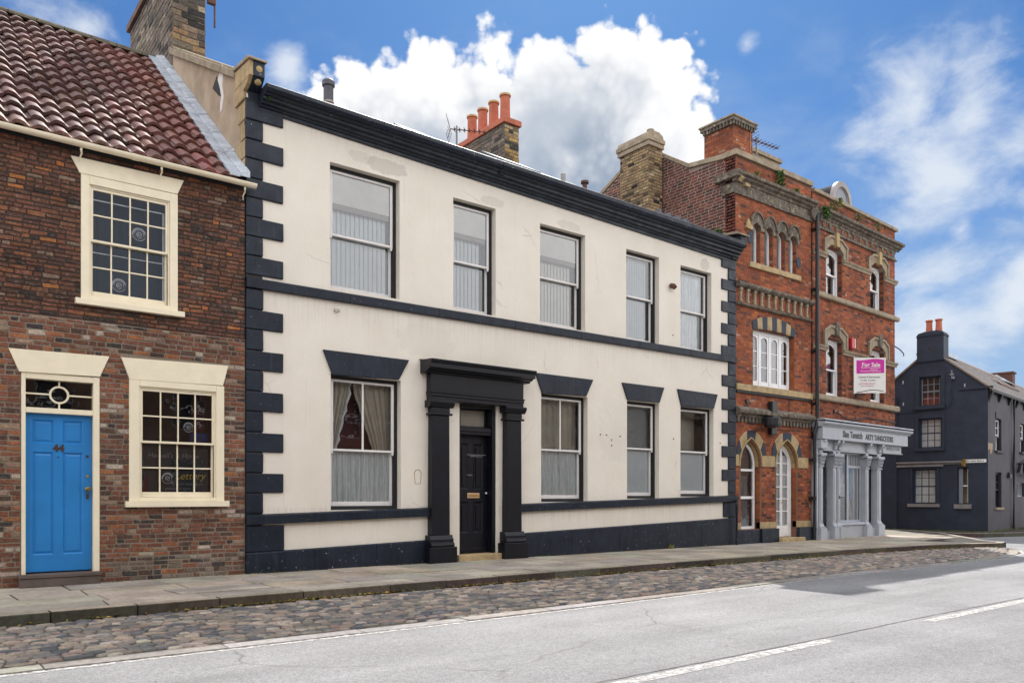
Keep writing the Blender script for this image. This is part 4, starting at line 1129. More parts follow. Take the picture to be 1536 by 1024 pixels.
        p.prism_x([(0.0,zb+0.287),(-0.215,zb+0.287),(-0.225,zb+0.32),(-0.215,zb+0.36),(-0.18,zb+0.375),(-0.185,zb+0.42),(-0.16,zb+0.46),(-0.148,zb+0.498),(0.0,zb+0.498)], x0-0.055, x1+0.055)
        p.build('pilaster', M['black'], H2, 0.008)
    pilaster(7.625, 8.015, 0.0); pilaster(9.31, 9.69, 0.02)
    e = MB()
    e.box(7.60, 9.72, -0.16, 0.0, 2.927, 3.00); e.box(7.595, 9.725, -0.175, 0.0, 3.002, 3.055); e.box(7.585, 9.735, -0.19, 0.0, 3.057, 3.085)
    e.box(7.60, 9.72, -0.16, 0.0, 3.087, 3.40)
    e.prism_x([(0.0,3.402),(-0.18,3.402),(-0.20,3.43),(-0.27,3.445),(-0.30,3.47),(-0.36,3.475),(-0.36,3.555),(-0.385,3.575),(-0.40,3.605),(-0.40,3.625),(0.0,3.645)], 7.47, 9.86)
    en = e.build('entablature', M['black'], H2, 0.006)
    t = MB(); 
    for i in range(26):
        x = 7.45+i*0.093; t.box(x, x+0.09, -0.03, 0.0, 3.645, 3.665+rng.uniform(-.01,.02))
    t.build('mortar_fillet', M['greystone'], en, 0.006)
    j = MB(); j.box(9.09, 9.168, 0.02, 0.26, 0.12, 2.925); j.box(8.322, 8.36, 0.02, 0.26, 0.12, 2.925); j.box(8.36, 9.09, 0.05, 0.26, 2.36, 2.50); j.box(8.36, 9.09, 0.02, 0.26, 2.86, 2.925)
    j.box(8.36, 9.09, 0.03, 0.26, 2.42, 2.455)
    j.build('door_frame', M['black'], H2, 0.006)
    fg = MB(); fg.box(8.36, 9.09, 0.20, 0.24, 2.50, 2.535); fg.box(8.36, 8.39, 0.20, 0.24, 2.535, 2.86); fg.box(9.06, 9.09, 0.20, 0.24, 2.535, 2.86); fg.box(8.39,9.06,0.20,0.24,2.835,2.86)
    fl3 = fg.build('fanlight', M['black'], H2, 0.003)
    MB().add([(8.38,.225,2.52),(9.07,.225,2.52),(9.07,.225,2.85),(8.38,.225,2.85)], [(0,1,2,3)]).build('glass', M['glassold'], fl3)
    MB().box(8.37, 9.08, 0.245, 0.25, 2.50, 2.86).build('board', M['drape'], fl3)
    d = MB(); yf = 0.19
    xs = [8.362,8.445,8.66,8.77,8.99,9.088]; zs = [0.135,0.24,0.50,1.10,1.33,2.20,2.355]
    for i in range(5):
        for k in range(6):
            a, b, c, f = xs[i], xs[i+1], zs[k], zs[k+1]
            if i in (1,3) and k in (2,4):
                g = 0.03
                d.add([(a,yf,c),(b,yf,c),(b,yf,f),(a,yf,f),(a+g,yf+.022,c+g),(b-g,yf+.022,c+g),(b-g,yf+.022,f-g),(a+g,yf+.022,f-g)], [(0,1,5,4),(1,2,6,5),(2,3,7,6),(3,0,4,7),(4,5,6,7)])
                d.box(a+.065, b-.065, yf+0.006, yf+0.03, c+.065, f-.065)
            else: d.add([(a,yf,c),(b,yf,c),(b,yf,f),(a,yf,f)], [(0,1,2,3)])
    d.box(8.362, 9.088, yf+0.035, yf+0.05, 0.135, 2.355); d.box(8.365, 9.085, yf-0.025, yf, 0.135, 0.225)
    dr = d.build('door', M['black'], H2, 0.002)
    lp = MB(); lp.box(8.625, 8.905, yf-0.012, yf, 1.165, 1.265); lpo = lp.build('letter_plate', M['letterplate'], dr, 0.005)
    MB().box(8.65, 8.88, yf-0.016, yf-0.008, 1.195, 1.235).build('flap', M['brass'], lpo, 0.003)
    MB().tube([(9.055,yf,1.26),(9.055,yf-.03,1.26),(9.055,yf-.04,1.26)], [.014,.022,.008], 10).build('door_knob', M['white'], dr)
    sc2 = MB()
    for (xa, xb, za) in ((8.62,9.06,1.985),(8.70,8.98,1.955),(8.62,8.74,1.60)): MB().box(xa, xb, yf-0.004, yf+0.001, za, za+0.012).build('scraped_patch', M['inkgrey'], dr)
    sc2.box(8.655, 8.755, yf-0.014, yf, 1.57, 1.60); sc2.build('door_knocker', M['iron'], dr)
    s = MB(); s.box(8.225, 9.255, -0.13, 0.24, -0.01, 0.115); s.build('doorstep', M['tanstone'], H2, 0.012)
    # small fittings
    v = MB(); v.tube([(14.20,0,6.06),(14.20,-0.02,6.06),(14.20,-0.10,6.03),(14.20,-0.13,5.99)], [0.045,0.055,0.06,0.055], 12); v.build('vent_cowl', M['rust'], H2)
    v = MB(); v.box(5.80, 5.90, -0.03, 0.0, 4.28, 4.32); v.tube([(5.83,-0.03,4.29),(5.83,-0.05,4.25)], 0.012, 6); v.build('wall_bracket', M['repair'], H2, 0.004)
    for (x, z) in ((11.95,2.52),(12.13,2.52),(12.28,2.42),(12.29,2.30),(12.55,2.51),(14.30,2.53),(16.02,2.5),(14.28,4.93)): MB().tube([(x,0.0,z),(x,-0.012,z)], 0.015, 6).build('wall_plug', M['rust'], H2)
    dp = MB(); dp.tube([(16.53,-0.10,1.08),(16.50,-0.13,1.10),(16.50,-0.14,1.0),(16.50,-0.14,0.0)], 0.035, 10); dp.build('drainpipe', M['navy'], H2)
    sg = MB(); pl = [(7.36,1.42),(7.48,1.42),(7.50,1.62),(7.46,1.68),(7.38,1.68),(7.34,1.62)]
    inn = [(7.37,1.43),(7.47,1.43),(7.485,1.615),(7.45,1.665),(7.39,1.665),(7.355,1.615)]
    sg.ring(pl, inn, -0.003, 0.0, closed=True); sg.build('lantern_stain', M['tanstone'], wall)
stucco_house()

REDPAL = [(5,(0.305,0.087,0.039)),(4,(0.245,0.070,0.036)),(2,(0.365,0.118,0.046)),(1.3,(0.165,0.060,0.042)),(0.5,(0.085,0.047,0.040)),(0.25,(0.36,0.21,0.145))]
REDDARK = [(4,(0.225,0.062,0.034)),(3,(0.175,0.052,0.034)),(2.4,(0.060,0.030,0.027)),(2,(0.29,0.085,0.035)),(0.8,(0.10,0.040,0.032))]
GABPAL = [(4,(0.155,0.050,0.038)),(3,(0.12,0.042,0.034)),(2,(0.075,0.036,0.032)),(1.4,(0.20,0.060,0.038))]
ORANGE = [(4,(0.35,0.10,0.028)),(3,(0.29,0.08,0.028)),(1,(0.20,0.06,0.03))]

# ================================================================== HOUSE 3: red brick house with pointed arches
H3 = thing('gothic_house', 'narrow three-storey red brick house with four small arched lights and two pointed ground-floor arches', 'house', (18.3, 0, 0), absolute=True)
def gothic_house():
    X0, X1 = 16.63, 20.03
    W1 = (17.36, 19.20, 4.03, 5.50)
    gl = arch_pts(16.85, 17.66, 2.02, 0.60, 'pointed', 16); gd = arch_pts(18.38, 19.30, 2.02, 0.62, 'pointed', 16)
    lights = [(17.31,17.67),(17.86,18.23),(18.41,18.78),(18.95,19.31)]
    la = [arch_pts(a, b, 8.0, 0.185, 'round', 12) for a, b in lights]
    rects = [W1, (16.85,17.66,0.36,2.63), (18.38,19.30,0.10,2.65)] + [(a, b, 7.16, 8.19) for a, b in lights]
    mcol = (0.20, 0.105, 0.07)
    w = MB(); wall_sheet(w, X0, X1, -0.02, 9.72, rects, 0.0, 0.30, mcol)
    spandrels(w, gl, 2.63, 0.0, 0.30, mcol); spandrels(w, gd, 2.65, 0.0, 0.30, mcol)
    for p in la: spandrels(w, p, 8.19, 0.0, 0.30, mcol)
    # flank wall above the stucco house, gable shaped
    w.prism_x([(0.30,6.0),(9.0,6.0),(9.0,8.0),(4.9,10.05),(3.1,10.92),(1.45,9.85),(0.30,9.72)], X0+0.003, X0+0.3, (0.30,0.235,0.20))
    w.box(X1-0.25, X1-0.002, 0.30, 9.0, 6.0, 9.6, mcol); w.box(X0+0.3, X1, 8.8, 9.0, 0, 8.0, mcol); w.box(X0+.01, X0+.2, .3, 8.9, 0, 6.0, mcol)
    wall = w.build('wall', M['mortar'], H3)
    holes = [rect_hole(W1[0], W1[1], W1[2], 5.50), arch_hole(arch_pts(16.78, 17.73, 2.02, 0.70, 'pointed', 16), 0.36), arch_hole(arch_pts(18.31, 19.37, 2.02, 0.72, 'pointed', 16), 0.10)]
    holes += [arch_hole(arch_pts(a-0.03, b+0.03, 8.0, 0.24, 'round', 12), 7.16) for a, b in lights]
    front = lambda s, z, d: (s, -d, z)
    b = MB()
    courses(b, X0, X1, 0.53, 9.66, holes, lambda s, z: REDPAL if z > 1.98 or rng.random() < .6 else REDDARK, front, 0.228, 0.073, 0.006, 0.004, 0.0015, 0.45, 0.02)
    fb = b
    b = MB()
    def lim(z):
        if z < 9.75: return (0.0, 8.0)
        if z < 9.86: return (1.46, 5.4)
        return (1.5+(z-9.86)*1.53, 4.9-(z-10.02)*2.05)
    courses(b, 0, 8, 7.0, 10.86, [], lambda s, z: GABPAL, lambda s, z, d: (X0-d, s, z), 0.235, 0.078, 0.022, 0.005, 0.003, 0.25, 0.03, limit=lim)
    b.build('brickwork', M['brickred'], wall)
    # reveals lined with orange brick
    b = fb
    def reveal(x, z0, z1, pal, dep=0.13):
        courses(b, 0.012, dep, z0, z1, [], lambda s, z: pal, lambda s, z, d: (x-d, s, z), 0.20, 0.073, 0.005, 0.004, 0.001, 0.3)
    reveal(W1[1], W1[2], W1[3], ORANGE); reveal(17.66, 0.55, 1.96, ORANGE); reveal(19.30, 0.55, 1.96, ORANGE)
    for a, c in lights: reveal(c, 7.16, 8.02, REDPAL, 0.2)
    b.build('brickwork', M['brickred'], wall)
    # parapet coping, cornice and dark stone band
    c = MB(); c.box(X0-0.05, X1, -0.07, 0.40, 9.722, 9.86); c.prism_x([(0.40,9.73),(1.45,9.86),(1.45,9.98),(0.40,9.86)], X0-0.05, X0+0.36)
    c.prism_x([(1.45,9.86),(3.1,10.93),(3.1,11.05),(1.45,9.98)], X0-0.03, X0+0.34); c.prism_x([(3.1,10.93),(4.9,10.06),(9,8.0),(9,8.12),(4.9,10.18),(3.1,11.05)], X0-0.03, X0+0.34)
    c.build('coping', M['greystone'], H3, 0.01)
    co = MB(); pr = [(0.02,9.05),(-0.06,9.05),(-0.09,9.10),(-0.16,9.13),(-0.17,9.17),(-0.24,9.19),(-0.25,9.26),(-0.02,9.33),(0.02,9.33)]
    co.prism_x(pr, X0-0.10, X1); co.box(X0-0.15, X0-0.0, -0.20, 0.55, 9.13, 9.30)
    co.build('cornice', M['sootstone'], H3, 0.008)
    MB().tube([(X0+0.02,-0.12,9.06),(X0+0.02,-0.2,9.13)], 0.06, 10).build('corbel', M['tanstone'], H3, 0.01); MB().box(X0+.25, X0+.45, -0.13, 0.0, 8.98, 9.06).build('corbel', M['tanstone'], H3, 0.01)
    bn = MB()
    x = X0-0.03
    while x < X1-0.01:
        e = min(x+rng.uniform(0.28,0.5), X1); bn.box(x+0.002, e-0.002, -0.035, 0.01, 8.80, 9.045); x = e
    bn.box(X0-0.035, X0-0.0, 0.0, 0.4, 8.80, 9.045)
    bn.build('frieze', M['sootstone'], H3, 0.004)
    bn = MB(); bn.box(X0-0.03, X1, -0.055, 0.0, 8.755, 8.797); bn.build('string_course', M['sootstone'], H3, 0.006)
    # the row of four arched lights under linked hood moulds
    hd = MB(); ctr = [(a+b_)/2 for a, b_ in lights]
    for i, (cx, (a, b_)) in enumerate(zip(ctr, lights)):
        outer = arch_pts(cx-0.272, cx+0.272, 8.11, 0.34, 'round', 14); outer[0] = (cx-0.272, 8.02); outer[-1] = (cx+0.272, 8.02)
        hd.ring(outer, arch_pts(a, b_, 8.0, 0.185, 'round', 14), -0.045, 0.26)
    hd.build('hood_mould', M['sootstone'], H3, 0.004)
    for cx in ctr:
        o2 = arch_pts(cx-0.285, cx+0.285, 8.12, 0.36, 'round', 14); i2 = arch_pts(cx-0.25, cx+0.25, 8.12, 0.315, 'round', 14)
        h2 = MB(); h2.ring(o2, i2, -0.085, -0.046); h2.build('hood_mould', M['sootstone'], H3, 0.004)
    ks = MB(); ks.prism([(17.03,7.99),(17.29,7.97),(17.30,8.05),(17.12,8.24)], -0.05, 0.02); ks.build('hood_stop', M['gildstone'], H3, 0.006)
    sl = MB(); sl.box(17.15, 19.44, -0.07, 0.25, 7.02, 7.158); sl.build('sill', M['tanstone'], H3, 0.008)
    for (x, za, zb) in ((17.22,7.62,7.95),(19.40,7.38,7.68)):
        mm = MB(); n = 16; mm.prism([(x+0.10*math.cos(6.28*i/n), (za+zb)/2+(zb-za)/2*math.sin(6.28*i/n)) for i in range(n)][::-1], -0.02, 0.01); mm.build('medallion', M['slateblue'], H3, 0.004)
    for (a, b_), pts in zip(lights, la):
        f = MB(); ins = 0.055
        f.box(a, a+ins, 0.12, 0.19, 7.16, 8.0); f.box(b_-ins, b_, 0.12, 0.19, 7.16, 8.0); f.box(a+ins, b_-ins, 0.12, 0.19, 7.16, 7.22)
        f.ring(pts, arch_pts(a+ins, b_-ins, 8.0, 0.135, 'round', 12), 0.12, 0.19)
        wn = f.build('window', M['white'], H3, 0.004)
        MB().add([(a+.04,.155,7.2),(b_-.04,.155,7.2),(b_-.04,.155,8.12),(a+.04,.155,8.12)], [(0,1,2,3)]).build('glass', M['glass'], wn)
        MB().box(a, b_, 0.21, 0.22, 7.16, 8.10).build('blind', M['curtwhite'], wn)
    # string course of little balusters
    bs = MB(); bs.prism_x([(0,6.44),(-0.09,6.44),(-0.14,6.48),(-0.15,6.53),(-0.12,6.56),(0,6.58)], X0, X1-0.02); bs.prism_x([(0,5.99),(-0.06,5.99),(-0.09,6.02),(-0.09,6.05),(0,6.075)], X0, X1-0.02)
    st = bs.build('string_course', M['sootstone'], H3, 0.006)
    for i in range(11):
        x = 16.80+i*0.295; q = MB()
        q.box(x-0.055, x+0.055, -0.075, 0.0, 6.37, 6.438); q.box(x-0.035, x+0.035, -0.06, 0.0, 6.10, 6.37); q.box(x-0.05, x+0.05, -0.07, 0.0, 6.077, 6.12)
        q.build('baluster', M['greystone'], st, 0.006)
    # first-floor window: striped flat arch, four-light casement
    n = 9; va = []; pb = arch_pts(17.34, 19.20, 5.47, 0.055, 'seg', n); pt_ = arch_pts(17.30, 19.25, 5.68, 0.20, 'seg', n)
    for i in range(n):
        q = MB(); q.prism([pb[i], pb[i+1], (pt_[i+1][0]-.004, pt_[i+1][1]), (pt_[i][0]+.004, pt_[i][1])], -0.022, 0.12)
        q.build('voussoir', M['slateblue'] if i % 2 == 0 else M['tanstone'], H3, 0.004)
    f = MB(); xs0, xs1 = W1[0]+0.01, W1[1]-0.03; y0 = 0.13
    f.box(xs0, xs1, y0, y0+0.08, 4.03, 4.10); f.box(xs0, xs1, y0, y0+0.08, 5.40, 5.50)
    lw = (xs1-xs0)/4
    for i in range(5): f.box(xs0+lw*i-(0.03 if i else 0), xs0+lw*i+(0.03 if i < 4 else 0), y0-0.002, y0+0.082, 4.10, 5.40)
    wn = f.build('window', M['white'], H3, 0.005)
    for i in range(4):
        s = MB(); a, b_ = xs0+lw*i+0.035, xs0+lw*(i+1)-0.035
        s.box(a, a+0.055, y0+.01, y0+.055, 4.10, 5.24); s.box(b_-.055, b_, y0+.01, y0+.055, 4.10, 5.24); s.box(a+.055, b_-.055, y0+.011, y0+.054, 4.10, 4.19)
        s.ring([(a,5.24),(a,5.395)]+[(a+(b_-a)*k/10, 5.395) for k in range(1,10)]+[(b_,5.395),(b_,5.24)], [(a+.055,5.24)]+arch_pts(a+.055, b_-.055, 5.24, 0.10, 'round', 10)+[(b_-.055,5.24)], y0+.01, y0+.055)
        for zz in (4.57, 4.96): s.box(a+.055, b_-.055, y0+.02, y0+.045, zz-.012, zz+.012)
        s.build('sash', M['white'], wn, 0.003)
        MB().add([(a+.03,y0+.03,4.13),(b_-.03,y0+.03,4.13),(b_-.03,y0+.03,5.37),(a+.03,y0+.03,5.37)], [(0,1,2,3)]).build('glass', M['glass'], wn)
    MB().box(18.6, 19.15, 0.42, 0.43, 4.05, 5.48).build('curtain', M['drape'], wn)
    sb = MB(); x = X0
    while x < X1-.03:
        e = min(x+rng.uniform(.5,.9), X1-.02); sb.box(x+.002, e-.002, -0.065, 0.14 if (x > 17.36 and e < 19.2) else 0.0, 3.865, 4.025); x = e
    sb.build('sill', M['tanstone'], H3, 0.006)
    cbk = MB(); cbk.box(X0, X1-.05, -0.05, 0.0, 3.80, 3.86); cbk.build('cable_trunking', M['liner'], H3, 0.004)
    # moulded band over the ground floor
    mc = MB(); mc.prism_x([(0,3.20),(-0.05,3.20),(-0.07,3.25),(-0.16,3.29),(-0.17,3.36),(-0.06,3.45),(0,3.47)], X0, X1-.02)
    for i in range(22):
        x = X0+0.03+i*0.152; mc.box(x, x+0.085, -0.055, 0.0, 3.07, 3.195)
    mc.build('moulded_band', M['sootstone'], H3, 0.006)
    # striped pointed arches
    for (pts, xa, xb, oxa, oxb, top) in ((gl, 16.85, 17.66, 16.66, 17.90, 2.88), (gd, 18.38, 19.30, 18.16, 19.54, 2.90)):
        nv = 5
        ino = arch_pts(xa-0.075, xb+0.075, 2.10, 0.58, 'pointed', 20); out = arch_pts(oxa, oxb, 2.26, top-2.26, 'round', 20)
        for i in range(nv):
            k0, k1 = i*4, (i+1)*4
            q = MB(); q.ring(out[k0:k1+1], ino[k0:k1+1], -0.02, 0.03); q.build('voussoir', M['slateblue'] if i % 2 == 0 else M['tanstone'], H3, 0.004)
        g = MB()
        for (d0, d1, yy, dep) in ((0.085, 0.05, -0.04, 0.06), (0.05, 0.02, 0.005, 0.1), (0.02, -0.015, 0.05, 0.14)):
            o = [(xa-d0,1.96)]+arch_pts(xa-d0, xb+d0, 2.02, pts[8][1]-2.02+d0, 'pointed', 16)+[(xb+d0,1.96)]
            i_ = [(xa-d1,1.96)]+arch_pts(xa-d1, xb+d1, 2.02, pts[8][1]-2.02+d1, 'pointed', 16)+[(xb+d1,1.96)]
            g.ring(o, i_, yy, yy+dep)
        g.build('arch_moulding', M['gildstone'], H3, 0.004)
    for a, b_ in ((X0, 16.765), (17.745, 18.295), (19.385, 19.86)): MB().box(a, b_, -0.022, 0.12, 1.965, 2.25).build('band_stone', M['tanstone'], H3, 0.006)
    for a, b_ in ((X0, 16.85), (17.66, 18.38), (19.30, 19.98)): MB().box(a, b_, -0.018, 0.12, 0.365, 0.535).build('band_stone', M['tanstone'], H3, 0.006)
    for (a, c, ya, yb, zt) in ((X0+0.01, 17.618, -0.06, 0.30, 0.345), (17.62, 18.375, -0.10, 0.28, 0.36), (19.305, X1-.03, -0.10, 0.28, 0.36)):
        MB().box(a, c, ya, yb, -0.02, zt).build('plinth', M['navy'], H3, 0.01)
    # ground-floor arched window
    f = MB(); a, b_ = 16.87, 17.62; y0 = 0.13
    f.box(a, a+.05, y0, y0+.07, 0.36, 2.02); f.box(b_-.075, b_, y0, y0+.07, 0.36, 2.02); f.box(a+.05, b_-.075, y0, y0+.07, 0.36, 0.43)
    f.box(a+.05, b_-.075, y0, y0+.07, 1.84, 1.90); f.box(a+.05, b_-.075, y0, y0+.07, 1.13, 1.20)
    f.ring(arch_pts(a, b_, 2.02, 0.56, 'pointed', 16), arch_pts(a+.05, b_-.075, 2.02, 0.47, 'pointed', 16), y0, y0+.07)
    wn = f.build('window', M['white'], H3, 0.005)
    MB().prism([(a+.02,.40),(b_-.03,.40),(b_-.03,2.05)]+arch_pts(a+.02, b_-.03, 2.05, .47, 'pointed', 12)[::-1], y0+.03, y0+.034).build('glass', M['glassold'], wn)
    for (xa, xb, za, zb, sd) in ((16.9,17.42,.45,1.10,21),(16.9,17.40,1.22,1.72,22)): wavy(wn, xa, xb, 0.215, za, zb, M['net'], waves=5, amp=.012, seed=sd, nu=50); MB().box(xa, xb, .235, .24, za, zb).build('curtain', M['curtwhite'], wn)
    MB().box(16.88, 17.64, 0.36, 0.37, 0.4, 2.6).build('room_back', M['blindgrey'], wn)
    MB().box(17.43, 17.47, 0.24, 0.29, 0.45, 1.8).build('curtain', M['room'], wn)
    # white arched double door with small panes
    f = MB(); a, b_ = 18.40, 19.28; y0 = 0.14
    f.box(a, a+.07, y0, y0+.08, 0.11, 2.02); f.box(b_-.07, b_, y0, y0+.08, 0.11, 2.02)
    f.ring(arch_pts(a, b_, 2.02, 0.59, 'pointed', 16), arch_pts(a+.07, b_-.07, 2.02, 0.49, 'pointed', 16), y0, y0+.08)
    f.build('door_frame', M['white'], H3, 0.005)
    ar = arch_hole(arch_pts(a+.06, b_-.06, 2.02, 0.50, 'pointed', 20), 0.1)
    mid = (a+b_)/2
    for (p, q, s) in ((a+.075, mid-.004, 0), (mid+.004, b_-.075, 1)):
        d = MB(); zt0 = 2.0
        d.box(p, q, y0+.02, y0+.05, 0.12, 0.42); d.box(p+.06, q-.06, y0+.012, y0+.02, 0.17, 0.37)
        ia, ib = (p+.075, q-.05) if s == 0 else (p+.05, q-.075)
        def topz(x):
            best = 2.02
            z = 2.02
            while z < 2.53:
                r_ = ar(z)
                if r_ and r_[0] <= x <= r_[1]: best = z
                z += 0.01
            return best
        cols = 6
        for k in range(cols):   # stiles, following the arch
            for (u, v) in ((p, ia), (ib, q)):
                xa, xb = u+(v-u)*k/cols, u+(v-u)*(k+1)/cols
                d.prism([(xa,.42),(xb,.42),(xb,topz(xb)),(xa,topz(xa))], y0+.02, y0+.06)
            xa, xb = ia+(ib-ia)*k/cols, ia+(ib-ia)*(k+1)/cols
            d.prism([(xa,topz(xa)-.06),(xb,topz(xb)-.06),(xb,topz(xb)),(xa,topz(xa))], y0+.02, y0+.06)
        for zz in (0.80, 1.13, 1.45, 1.78, 2.08): d.box(ia, ib, y0+.025, y0+.055, zz-.014, zz+.014)
        dd = d.build('door', M['white'], H3, 0.003)
        MB().add([(ia-.01,y0+.04,.42),(ib+.01,y0+.04,.42),(ib+.01,y0+.04,topz(ib)-.03),(ia-.01,y0+.04,topz(ia)-.03)], [(0,1,2,3)]).build('glass', M['glassold'], dd)
        MB().box(ia-.02, ib+.02, y0+.062, y0+.066, 0.42, 2.3).build('curtain', M['curtwhite'], dd)
        if s == 1: MB().tube([(p+.03,y0+.02,1.05),(p+.03,y0-.03,1.05)], [.012,.022], 8).build('door_knob', M['brass'], dd)
    sp = MB(); sp.box(18.36, 19.44, -0.20, 0.28, -0.02, 0.105); sp.build('doorstep', M['tanstone'], H3, 0.01)
    # lantern, alarm boxes
    ln = MB(); ln.box(17.62, 17.92, -0.42, -0.10, 3.20, 3.235); ln.lathe([(0.045,2.93),(0.19,2.96),(0.21,3.02),(0.21,3.18),(0.19,3.20)], 17.70, -0.34, 14); ln.tube([(17.70,-0.34,3.2),(17.75,-0.1,3.26),(17.8,0,3.26)], 0.02, 6)
    ln.build('bracket_lamp', M['iron'], H3, 0.004)
    bx = MB(); bx.box(17.96, 18.20, -0.17, -0.02, 3.34, 3.66); bx.box(18.04, 18.10, -0.12, -0.06, 3.05, 3.34); bx.build('alarm_box', M['iron'], H3, 0.02)
    bx = MB(); bx.box(17.98, 18.20, -0.14, -0.02, 2.80, 3.12); bx.build('flood_light', M['iron'], H3, 0.015)
    wr = MB(); wr.tube([(17.2,-0.02,2.83),(17.5,-0.035,2.90),(17.9,-0.03,2.98),(18.3,-0.03,2.94),(19.2,-0.03,2.98)], 0.009, 5); wr.tube([(17.07,0.0,3.60),(17.07,-0.05,3.60)], 0.05, 8); wr.tube([(18.95,-0.01,3.8),(18.95,-0.015,3.4),(19.0,-.015,3.0)], .006, 5); wr.build('cable', M['iron'], H3)
    # drainpipe with a swan-neck outlet
    dp = MB(); dp.tube([(20.30,-0.10,8.93),(20.16,-0.14,8.96),(20.10,-0.15,8.88),(20.085,-0.15,8.7),(20.085,-0.15,3.3),(20.03,-0.15,3.1),(19.97,-0.13,2.9),(19.97,-0.13,0.0)], 0.052, 12)
    for zz in (8.55,6.9,5.2,3.75,2.2,1.15,0.3): dp.lathe([(0.062,zz-.05),(0.062,zz+.05)], 20.085 if zz > 3 else 19.97, -0.15 if zz > 3 else -0.13, 12); dp.box((20.085 if zz > 3 else 19.97)-.09, (20.085 if zz > 3 else 19.97)+.09, -.1, -.0, zz-.03, zz+.03)
    dp.build('drainpipe', M['iron'], H3)
    hp = MB(); n = 14; hp.tube([(20.085,-0.02,8.98),(20.085,-0.12,8.98)], 0.21, 18); hp.build('pipe_outlet', M['sootstone'], H3)
    # red chimney on the corner, broken stack behind
    def stack(x0, x1, y0, y1, z0, z1, pal, cap):
        cr = MB(); cr.box(x0, x1, y0, y1, z0, z1, mcol); ch = cr.build('chimney', M['mortar'], H3)
        b = MB()
        courses(b, x0, x1, z0, z1, [], lambda s, z: pal, lambda s, z, d: (s, y0-d, z), .228, .073, .007, .004, .0015, .4, .02)
        courses(b, y0, y1, z0, z1, [], lambda s, z: pal, lambda s, z, d: (x0-d, s, z), .228, .073, .007, .004, .0015, .4, .02)
        courses(b, y0, y1, z0, z1, [], lambda s, z: pal, lambda s, z, d: (x1+d, s, z), .228, .073, .007, .004, .0015, .4, .02)
        b.build('brickwork', M['brickred'], ch)
        return ch
    ch = stack(16.80, 17.62, 0.20, 1.10, 9.86, 10.62, REDPAL, 1)
    c = MB(); c.box(16.77,17.65,0.17,1.13,10.622,10.70); 
    for i in range(9): c.box(16.75+i*.105, 16.80+i*.105, 0.13, 0.17, 10.60, 10.70); c.box(16.73, 16.77, 0.2+i*.105, 0.25+i*.105, 10.60, 10.70)
    c.box(16.72,17.70,0.12,1.18,10.702,10.79); c.build('chimney_cap', M['sootstone'], ch, 0.01)
    c = MB(); c.box(16.69,17.73,0.09,1.21,10.792,10.84); c.lathe([(0.09,10.84),(0.08,10.92),(0.05,10.96)], 17.55, 0.30, 8); c.build('chimney_top', M['greystone'], ch, 0.01)
    MB().tube([(17.50,0.185,10.6),(17.50,0.185,9.9)], .012, 6).build('flue_strap', M['greystone'], ch)
    ch = stack(19.60, 20.75, 1.6, 2.2, 9.0, 10.98, [(3,(0.10,0.07,0.055)),(2,(0.16,0.08,0.055)),(1,(0.22,0.16,0.11))], 1)
    c = MB(); c.box(19.53,20.84,1.53,2.27,10.982,11.08); c.box(19.47,20.90,1.47,2.33,11.082,11.20)
    for (x, w_) in ((19.62,.32),(20.02,.22),(20.30,.35)): c.box(x, x+w_, 1.7, 2.1, 11.202, 11.28+rng.uniform(0,.06))
    c.build('chimney_cap', M['greystone'], ch, 0.01)
    r = MB(); r.prism_x([(0.5,9.55),(3.1,10.85),(8.9,8.0)], X0+0.3, X1-.25); r.build('roof', M['slate'], H3)
gothic_house()

